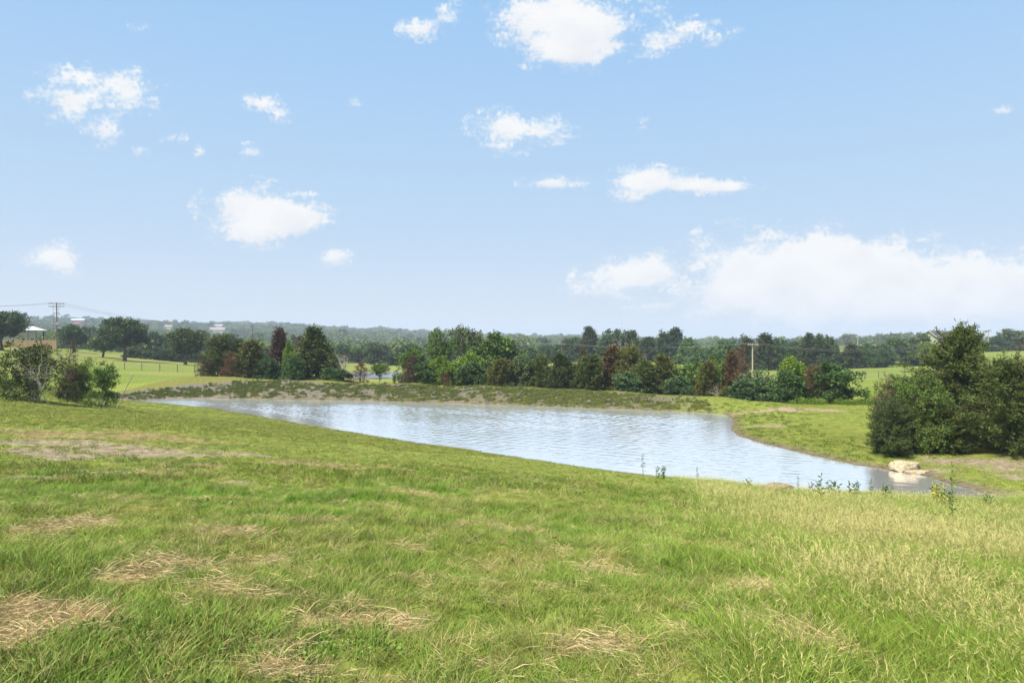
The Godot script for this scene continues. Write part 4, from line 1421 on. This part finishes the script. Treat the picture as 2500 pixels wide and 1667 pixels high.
func plant_trees() -> void:
	# oaks in the left pasture
	tree("oak_tree", "oak0", "oak", 2, 762, 62, 122, "dark spreading oak at the left edge before the shed", "tree", "oaks in the left pasture", "bark_dark")
	tree("oak_tree", "oak1", "oak_light", 180, 790, 39, 150, "rounded dark green tree just right of the tall pole", "tree", "oaks in the left pasture", "bark_dark")
	tree("oak_tree", "oak2", "oak_light", 250, 824, 34, 137, "small low oak left of the big oak's trunk", "tree", "oaks in the left pasture", "bark_dark")
	tree("oak_tree", "oak0", "oak", 303, 778, 63, 130, "big rounded oak with a thick bare trunk in the pasture", "tree", "oaks in the left pasture", "bark")
	tree("oak_tree", "oak1", "cedar", 452, 799, 50, 128, "flat topped olive green oak left of the thicket", "tree", "oaks in the left pasture", "bark")
	for k in 6:
		tree("brush_shrub", "shrub%d" % (k % 4), "leaf_deep" if k % 2 else "cedar_dark", 325 + k * 29, 848 + (k % 3) * 5, 22, 152, "dark low shrub in the hedge behind the pasture oaks", "shrub", "hedge behind the oaks")
	# the thicket behind the dam, from left to right
	var T := [
		["juniper", "thin1", "dusky", 496, 868, 22, 76, "dull red dead juniper at the thicket's left end", "shrub"],
		["juniper", "cedar1", "cedar", 530, 831, 34, 78, "green juniper second from the thicket's left end", "tree"],
		["juniper", "thin0", "red_dead", 558, 858, 19, 74, "rust red dead juniper between two green junipers", "tree"],
		["juniper", "cedar0", "cedar_dark", 580, 836, 28, 81, "dark juniper behind the rust red dead one", "tree"],
		["juniper", "cedar3", "cedar_olive", 604, 838, 40, 75, "broad olive juniper below the brown utility pole", "tree"],
		["shrub", "shrub0", "leaf_teal", 650, 868, 26, 75, "dark bluish shrub right of the broad olive juniper", "shrub"],
		["juniper", "cedar4", "dusky", 684, 803, 26, 78, "tall pointed juniper with dead red brown foliage", "tree"],
		["shrub", "shrub1", "leaf_bright", 709, 834, 21, 76, "bright green leafy tree beside the dead red juniper", "tree"],
		["juniper", "thin0", "cedar_brown", 735, 822, 19, 80, "thin brownish juniper left of the pointed green one", "tree"],
		["juniper", "cedar2", "cedar", 772, 801, 44, 76, "tallest pointed green juniper in the left thicket", "tree"],
		["shrub", "shrub3", "leaf_deep", 716, 868, 30, 73, "dark shrub at the foot of the bright leafy tree", "shrub"],
		["juniper", "thin1", "cedar_brown", 808, 850, 24, 77, "brownish juniper leaning right of the tallest pointed one", "tree"],
		["snag", "snag0", "", 845, 851, 27, 74, "bare white branched dead tree over the second pond's left side", "dead tree"],
		["shrub", "shrub2", "leaf_deep", 822, 892, 33, 72, "low dark shrub below the bare white tree", "shrub"],
		["juniper", "thin1", "red_dead", 878, 885, 27, 71, "low rusty dead juniper beside the glimpse of the second pond", "shrub"],
		["shrub", "airy0", "leaf", 926, 881, 26, 70, "thin green sapling in front of the second pond", "sapling"],
		["shrub", "shrub1", "leaf", 1004, 844, 35, 72, "leafy green tree with a red brown underside right of the second pond", "tree"],
		["juniper", "thin0", "dusky", 1003, 868, 24, 70, "red brown dead juniper under the leafy green tree", "shrub"],
		["shrub", "shrub2", "leaf_deep", 1040, 876, 28, 70, "dark green shrub left of the yellow green bushes", "shrub"],
		["shrub", "shrub0", "leaf_bright", 1078, 870, 36, 71, "yellow green bush under the leaning tree's limb", "shrub"],
		["juniper", "thin0", "red_dead", 1090, 908, 11, 67, "small rust red dead seedling at the thicket's foot", "seedling"],
		["airy_tree", "airy1", "leaf", 1068, 806, 46, 77, "airy tree with a limb reaching left over the thicket", "tree"],
		["airy_tree", "airy0", "leaf_grey", 1146, 777, 46, 80, "tallest airy tree rising above the thicket's middle", "tree"],
		["broad_tree", "shrub3", "leaf", 1216, 817, 66, 77, "broad green tree right of the tallest airy tree", "tree"],
		["shrub", "shrub1", "leaf_bright", 1140, 857, 44, 72, "lime green bush below the tallest airy tree", "shrub"],
		["shrub", "shrub3", "leaf_deep", 1150, 884, 42, 69, "dark rounded bush below the lime green bush", "shrub"],
		["juniper", "cedar3", "cedar_olive", 1214, 882, 33, 68, "squat olive juniper below the broad green tree", "shrub"],
		["shrub", "shrub0", "leaf_grey", 1274, 867, 40, 69, "grey green leafy bush right of the squat olive juniper", "shrub"],
		["juniper", "cedar1", "cedar", 1327, 880, 30, 68, "green juniper right of the grey green bush", "tree"],
		["juniper", "cedar0", "cedar_dark", 1374, 868, 34, 67, "dark juniper below the short dark pole", "tree"],
		["juniper", "thin0", "dusky", 1421, 850, 16, 69, "thin dead red juniper poking above the thicket", "tree"],
		["juniper", "cedar3", "cedar", 1434, 874, 40, 66, "wide green juniper below the thin dead one", "tree"],
		["shrub", "shrub2", "leaf_bright", 1458, 864, 30, 70, "bright leafy bush behind the wide green juniper", "shrub"],
		["juniper", "cedar4", "cedar_brown", 1497, 845, 32, 68, "tall brownish juniper left of the grey snag", "tree"],
		["snag", "snag1", "", 1522, 819, 42, 71, "large bare grey snag with curling branches", "dead tree"],
		["juniper", "cedar1", "cedar_olive", 1528, 860, 36, 67, "olive juniper in front of the grey snag", "tree"],
		["shrub", "shrub0", "leaf_teal", 1531, 908, 34, 63, "low bluish shrub at the foot of the snag's juniper", "shrub"],
		["juniper", "cedar0", "cedar", 1580, 884, 36, 64, "green juniper right of the low bluish shrub", "tree"],
		["juniper", "cedar2", "cedar_olive", 1621, 868, 36, 65, "pointed olive juniper in the right half of the thicket", "tree"],
		["willow_shrub", "willow1", "leaf", 1653, 859, 36, 66, "leafy shrub with tall upright shoots", "shrub"],
		["shrub", "shrub3", "leaf_teal", 1655, 918, 37, 61, "bluish rounded shrub below the upright shoots", "shrub"],
		["shrub", "shrub2", "leaf", 1692, 872, 34, 65, "green leafy bush right of the upright shoots", "shrub"],
		["juniper", "cedar3", "cedar_olive", 1724, 888, 32, 61, "olive juniper above the grey twiggy bush", "tree"],
		["twig_bush", "twigs", "", 1750, 938, 15, 57, "small bare grey twiggy bush at the dam's edge", "dead bush"],
		["shrub", "shrub1", "leaf", 1755, 867, 36, 65, "leafy green tree left of the brown juniper", "tree"],
		["juniper", "cedar4", "cedar_brown", 1786, 858, 22, 64, "brown streaked juniper left of the pale pole", "tree"],
		["juniper", "cedar0", "cedar_olive", 1780, 945, 24, 56, "low olive juniper at the dam's right foot", "shrub"],
		["juniper", "thin1", "red_dead", 1812, 850, 19, 66, "orange brown dead juniper beside the pale pole", "tree"],
		["juniper", "thin0", "dusky", 1812, 890, 25, 59, "dull brown dying juniper below the pale pole", "shrub"],
		["willow_shrub", "willow0", "leaf_teal", 1862, 879, 46, 56, "bluish green willowy shrub below the pale pole's right side", "shrub"],
		["shrub", "shrub2", "leaf_teal", 1826, 920, 38, 55, "dark bluish shrub at the thicket's foot near the dam's end", "shrub"],
		["shrub", "shrub0", "leaf_bright", 1932, 871, 34, 55, "bright green bush right of the willowy shrub", "shrub"],
		["shrub", "shrub3", "leaf_deep", 1925, 905, 42, 53, "dark green bush at the foot of the bright one", "shrub"],
		["juniper", "cedar1", "cedar_brown", 1981, 906, 24, 53, "brownish juniper left of the thicket's last round bush", "shrub"],
		["shrub", "shrub1", "leaf_deep", 2036, 883, 58, 52.5, "large round dark bush at the thicket's right end", "shrub"]]
	for t in T:
		tree(t[0] if t[0] != "snag" else "dead_tree", t[1], t[2], t[3], t[4], t[5] * 1.15, t[6], t[7], t[8], "thicket behind the dam", "bark_grey" if t[2] == "" else ("bark_pale" if t[1] == "airy0" else "bark"))
	# the far line of trees at the right, before the hill
	var W := [[1372, 836, 24, "field1", "leaf_teal", "bluish tree behind the short dark pole"], [1390, 822, 22, "field0", "oak", "dark tree right of the short dark pole"], [1414, 820, 24, "field2", "leaf_deep", "rounded tree left of the tree line's spire"],
		[1443, 800, 18, "spire2", "cedar_dark", "dark pointed spire in the far tree line's left part"], [1474, 813, 22, "field3", "leaf_deep", "tree between the dark spire and the tall clump"], [1512, 800, 38, "field2", "leaf_deep", "tall wide crown above the grey snag"],
		[1545, 810, 20, "spire0", "cedar_dark", "dark juniper right of the tall wide crown"], [1580, 824, 22, "spire2", "cedar_dark", "lower dark juniper in the far line's dip"], [1600, 830, 22, "field1", "oak", "low dark tree right of the far line's dip"],
		[1622, 818, 22, "spire1", "cedar_blue", "dark shoulder left of the second tall far crown"], [1648, 804, 26, "spire0", "cedar_blue", "second tall dark crown of the far tree line"], [1678, 820, 26, "field0", "vine", "rounded vine clad tree right of the second tall crown"],
		[1702, 838, 26, "field2", "vine", "low vine draped mound left of the tall vine clad tree"], [1732, 838, 28, "field3", "vine", "second low vine draped mound in the far line"], [1772, 825, 28, "field1", "vine", "tall round vine clad tree left of the pale pole"],
		[1800, 838, 22, "field0", "leaf_deep", "low green tree between vine clad tree and pale pole"], [1827, 830, 22, "spire1", "cedar_dark", "dark juniper just behind the pale pole"], [1868, 818, 26, "spire0", "cedar_dark", "dark juniper right of the pale pole"],
		[1900, 821, 28, "field2", "leaf_deep", "broad green crown right of the pale pole"], [1922, 835, 20, "field0", "leaf_deep", "lower crown beside the broad green one"], [1948, 828, 22, "field1", "leaf_teal", "rounded bluish tree in the far line's right half"],
		[1972, 817, 18, "spire2", "cedar_dark", "slim dark spire left of the tall rounded crown"], [2006, 811, 36, "field2", "oak", "tall rounded dark crown at the far line's highest right point"], [2034, 838, 22, "field0", "oak", "dark shoulder right of the tall rounded crown"],
		[2052, 857, 20, "field1", "oak", "low tree under the gap of pale hilltop"], [2082, 845, 24, "spire1", "cedar_dark", "dark bush below the grey skyline pole"], [2114, 834, 30, "field0", "leaf_deep", "rounded green tree right of the skyline pole"],
		[2146, 836, 28, "field2", "leaf_deep", "green tree second right of the skyline pole"], [2186, 822, 28, "field1", "leaf", "pale green tree left of the house's trees"], [2210, 848, 26, "field3", "cedar_dark", "dark tree low in front of the pale green tree"],
		[2246, 811, 26, "field0", "leaf_grey", "taller tree beside the house's left gable"], [2266, 832, 20, "field2", "leaf_bright", "bright small tree touching the house's left wall"], [2230, 868, 30, "field1", "oak", "dark bush in the hollow left of the big cedar"],
		[2436, 818, 26, "field0", "leaf_deep", "dark tree right of the pole by the house"], [2462, 800, 30, "field2", "leaf_grey", "open crowned tree near the right edge of the skyline"], [2502, 806, 26, "field1", "leaf_grey", "tree cut by the right edge on the skyline"],
		[2410, 852, 16, "shrub1", "leaf_deep", "small garden shrub before the green house"]]
	for w in W:
		var d := lerpf(196, 152, clampf((w[0] - 1400.0) / 500.0, 0, 1)) + fmod(w[0] * 7.7, 9.0)
		if w[0] > 2160: d = 185 + fmod(w[0] * 3.3, 14.0)
		if w[0] > 2400: d = 212
		if w[0] == 2230: d = 150
		tree("field_tree", w[3], w[4], w[0], w[1], w[2] * 1.12, d, w[5], "tree", "far tree line on the right", "bark")
	# trees in front of the wood, behind the hollow
	var V := [[380, 806, 30, "leaf_deep", "rounded tree in the wood's edge between the two pasture oaks"], [520, 822, 30, "leaf", "light green tree in the wood's edge left of the brown pole"], [565, 812, 34, "oak", "dark tree in the wood's edge just left of the brown pole"], [655, 842, 30, "leaf", "low light tree in the wood's edge right of the brown pole"],
		[835, 838, 32, "leaf_deep", "tree at the wood's edge above the bare white snag"], [880, 846, 28, "leaf", "pale tree at the wood's edge above the second pond"], [925, 835, 34, "oak", "dark tree at the wood's edge above the second pond"], [965, 856, 30, "leaf_deep", "low tree beyond the second pond's right side"],
		[990, 838, 30, "oak", "dark crown behind the leafy tree by the second pond"], [1290, 846, 30, "oak_light", "tree beyond the broad tree's right side"], [1335, 838, 30, "leaf_deep", "dark tree left of the short dark pole"], [440, 830, 30, "leaf_deep", "dark tree behind the flat topped oak"],
		[700, 846, 34, "leaf_deep", "green tree at the wood's edge behind the red juniper"], [760, 848, 34, "oak", "tree at the wood's edge behind the tallest juniper"], [1090, 850, 34, "leaf_deep", "green tree behind the leaning airy tree"]]
	for k in V.size():
		tree("field_tree", "field%d" % (k % 4), V[k][3], V[k][0], V[k][1], V[k][2], 190 + (k * 7) % 20, V[k][4], "tree", "edge of the far wood", "bark")
	# the near clump at the right
	protos["big_cedar"] = juniper(400, {"h": 5.6, "r": 2.1, "boughs": 460, "sprays": 14, "leaves": 10, "len": .13, "wid": .34, "taper": .8})
	protos["side_cedar"] = juniper(401, {"h": 4.0, "r": 1.7, "boughs": 330, "sprays": 13, "leaves": 10, "len": .125, "wid": .34, "taper": .42, "bare": .08})
	protos["low_cedar"] = juniper(402, {"h": 2.6, "r": 1.2, "boughs": 240, "sprays": 12, "leaves": 10, "len": .12, "wid": .34, "taper": .36})
	protos["elm"] = broadleaf(403, {"h": 4.2, "r": 1.55, "base": .05, "lobes": 28, "clumps": 20, "leaves": 40, "size": .10, "clump": .2, "trunk": .012, "stems": 4, "squash": .9, "ratio": .55})
	protos["rusty"] = juniper(404, {"h": 3.2, "r": .9, "boughs": 120, "sprays": 6, "leaves": 7, "len": .09, "wid": .22, "bare": .2})
	protos["elm2"] = broadleaf(405, {"h": 4.6, "r": 1.7, "base": .08, "lobes": 26, "clumps": 18, "leaves": 36, "size": .12, "clump": .22, "trunk": .012, "stems": 3, "squash": .9})
	var R := [["big_cedar", "big_cedar", "cedar", 2338, 800, 118, 31.5, "tallest cedar of the clump beside the pond", "tree"], ["side_cedar", "side_cedar", "cedar", 2470, 905, 105, 28.5, "spreading cedar at the right edge beside the pond", "tree"],
		["elm_bush", "elm", "elm", 2240, 884, 72, 29.5, "light green leafy bush in front of the tallest cedar", "shrub"], ["low_cedar", "low_cedar", "cedar_dark", 2196, 965, 62, 30.5, "low dark cedar on the left flank of the near clump", "shrub"],
		["rusty_juniper", "rusty", "dusky", 2164, 912, 34, 29.6, "rust brown dead juniper sticking out of the near clump", "shrub"], ["low_cedar", "low_cedar", "cedar_dark", 2172, 1002, 52, 28.9, "smallest dark cedar at the clump's left foot", "shrub"], ["low_cedar", "low_cedar", "cedar", 2300, 1010, 70, 29.5, "low green cedar skirts under the light green bush", "shrub"],
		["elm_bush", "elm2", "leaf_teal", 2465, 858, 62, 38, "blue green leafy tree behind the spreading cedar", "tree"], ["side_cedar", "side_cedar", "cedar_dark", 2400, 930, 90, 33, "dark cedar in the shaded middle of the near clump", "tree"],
		["rusty_juniper", "rusty", "cedar_brown", 2505, 838, 44, 40, "brown tinged juniper at the right edge above the spreading cedar", "tree"]]
	for t in R:
		tree(t[0], t[1], t[2], t[3], t[4], t[5], t[6], t[7], t[8], "near clump at the right", "bark")
	# bushes on the left slope
	protos["scrub"] = broadleaf(420, {"h": 3.3, "r": 1.5, "base": .04, "lobes": 34, "clumps": 11, "leaves": 26, "size": .115, "clump": .2, "trunk": .006, "stems": 11, "squash": 1.2, "ratio": .5})
	protos["scrub2"] = broadleaf(421, {"h": 3.0, "r": .75, "base": .05, "lobes": 24, "clumps": 10, "leaves": 24, "size": .10, "clump": .17, "trunk": .006, "stems": 6, "squash": 1.4, "ratio": .5})
	protos["dead_limb"] = snag(422, 2.6, 1.1, 8, .032)
	tree("scrub_bush", "scrub", "cedar", 82, 820, 82, 35, "large ragged dark bush on the left slope", "shrub", "bushes on the left slope", "bark_pale")
	tree("rusty_bush", "rusty", "dusky", 160, 832, 40, 43, "dusky red bush behind the large ragged one", "shrub", "bushes on the left slope", "bark")
	tree("leafy_bush", "scrub2", "leaf_bright", 196, 850, 34, 46, "bright green shoots beside the dusky red bush", "shrub", "bushes on the left slope", "bark")
	tree("scrub_bush", "scrub", "cedar_dark", 178, 886, 40, 44, "low dark bush at the dusky red bush's foot", "shrub", "bushes on the left slope", "bark")
	tree("dead_tree", "dead_limb", "", 128, 856, 55, 34.2, "bleached bare branches leaning out of the large ragged bush", "dead tree", "bushes on the left slope", "bark_grey")
	tree("slender_bush", "scrub2", "leaf", 252, 858, 36, 36, "slender upright green bush right of the ragged one", "shrub", "bushes on the left slope", "bark_pale")
	tree("scrub_bush", "scrub", "cedar_dark", -34, 893, 46, 36, "dark bush cut by the left edge", "shrub", "bushes on the left slope", "bark")
	var st := thing("dead_branch", "thin grey dead branch leaning out of the slender bush", "dead branch", seen(268, 998))
	var s := Shape.new()
	var r := seeded(77)
	var tip: Vector3 = at(326, 912, 35.5) - st.position
	limb(s, r, Vector3(0, -.1, 0), tip, .035, .012, 6, .02, Color.WHITE)
	for k in 5:
		var f := .35 + k * .13
		limb(s, r, tip * f, tip * f + Vector3(r.randf_range(-.2, .35), r.randf_range(.1, .4), r.randf_range(-.2, .2)), .012, .004, 4, .05, Color.WHITE)
	part("branch", s.done(), M.bark_grey, st)

func small_things() -> void:
	var p := seen(2214, 1147)
	var o := thing("boulder", "large pale limestone boulder at the pond's right edge", "rock", p + Vector3(0, .10, -.1))
	part("stone", boulder(5, Vector3(.50, .20, .36), .35), M.stone, o)
	p = seen(2240, 1154)
	o = thing("flat_stone", "flat tan stone slab at the water below the boulder", "rock", p + Vector3(0, .0, 0))
	part("stone", boulder(9, Vector3(.42, .075, .25), .3), M.stone, o)
	p = seen(1893, 1200)
	o = thing("flat_stone", "low grey stone half hidden in grass on the near bank", "rock", p + Vector3(0, .08, .2))
	part("stone", boulder(13, Vector3(.5, .20, .28), .3), M.stone_grey, o)
	# single tall weeds along the near bank: x, y of the foot, height in pixels, tint
	protos["weed"] = shoots(500, {"h": .6, "r": .14, "count": 5, "leaves": 26, "size": .085, "stem": .005, "ratio": .32})
	protos["stalk"] = shoots(501, {"h": .6, "r": .05, "count": 1, "leaves": 34, "size": .07, "stem": .006, "ratio": .3})
	var N := [[1570, 1167, 40, "stalk", "leaf", "thin weed stalk at the left end of the near bank's weeds"], [1613, 1172, 40, "weed", "leaf", "forked weed on the near bank beside the thin stalk"], [1703, 1184, 30, "stalk", "leaf", "slim stalk between forked weed and half hidden stone"], [1828, 1196, 30, "weed", "leaf", "small weed left of the half hidden stone"],
		[1950, 1207, 32, "stalk", "leaf", "slim weed just right of the half hidden stone"], [1990, 1212, 42, "weed", "leaf", "weed with spread leaves right of the half hidden stone"], [2033, 1214, 48, "weed", "leaf_deep", "tall forked weed standing against the water"], [2082, 1218, 50, "weed", "leaf", "bushy weed against the water left of the yellow plant"],
		[2128, 1222, 36, "stalk", "leaf", "thin stalk between bushy weed and broad weed"], [2163, 1224, 48, "weed", "leaf", "broad weed between bushy weed and yellow plant"], [2006, 1252, 66, "stalk", "leaf_bright", "thick leafed upright weed in the seeding grass"], [2285, 1228, 58, "weed", "yellow", "yellow leaved weed by the pond's right tip"],
		[2326, 1235, 72, "stalk", "leaf_bright", "tall bright green weed beside the yellow one"], [2308, 1236, 46, "weed", "leaf", "low green weed between yellow weed and tall bright weed"], [2410, 1236, 36, "weed", "leaf", "small weed nearest the pond's right tip"],
		[2327, 1285, 60, "stalk", "leaf_deep", "dark narrow weed in the seeding grass below the yellow plant"]]
	for n in N:
		var q := seen(n[0], n[1])
		var d := -q.z
		var pr: Array = protos[n[3]]
		var h: float = n[2] / F * d * 1.55
		var w := thing("tall_weed", n[5], "weed", q, "tall weeds on the near bank")
		var k: float = h / pr[2]
		for m in 2:
			var e := part(["stem", "leaves"][m], pr[m], M[n[4]], w)
			e.basis = Basis(Vector3.UP, fmod(n[0] * 1.7, TAU)).scaled(Vector3(k, k, k) * Vector3(1.0, 1, 1.0))
	# the row of bright upright weeds below the thicket's right end
	for k in 30:
		var px := 1935.0 + k * 6.8 + fmod(k * 37.0, 5.0)
		var d := 50.5 - .004 * (px - 1935) + fmod(k * 2.3, 1.2)
		var x := (px - 1250) / F * d
		var w := thing("bright_weed", "bright green upright weed in the row below the round dark bush", "weed", Vector3(x, ground(x, -d), -d), "row of bright weeds")
		var h := .5 + fmod(k * .37, .25)
		for m in 2:
			var e := part(["stem", "leaves"][m], protos.weed[m], M.leaf_bright, w)
			e.basis = Basis(Vector3.UP, k * 1.3).scaled(Vector3(1.5, h / .6 * 1.3, 1.5))
	# two small flowers
	flower("wild_flower", "small purple wild flower in the seeding grass", seen(2283, 1300), M.flower, .36, 6)
	flower("wild_flower", "small orange wild flower in the middle of the lawn", seen(1354, 1352), M.orange, .16, 6)

func flower(called: String, label: String, p: Vector3, m: Material, h: float, petals: int) -> void:
	var o := thing(called, label, "flower", p)
	part("stem", rod(Vector3(0, -.02, 0), Vector3(0, h, 0), .003, .002, 5), M.leaf, o)
	var r := seeded(90)
	for k in petals:
		var s := Shape.new()
		var a := TAU * k / petals
		leaf(s, r, Vector3(0, h, 0), Vector3(cos(a), .25, sin(a)).normalized(), .035, .6, Color.WHITE)
		part("petal", s.done(), m, o)
	part("centre", rod(Vector3(0, h, 0), Vector3(0, h + .008, 0), .007, .006, 8), M.bark_dark, o)
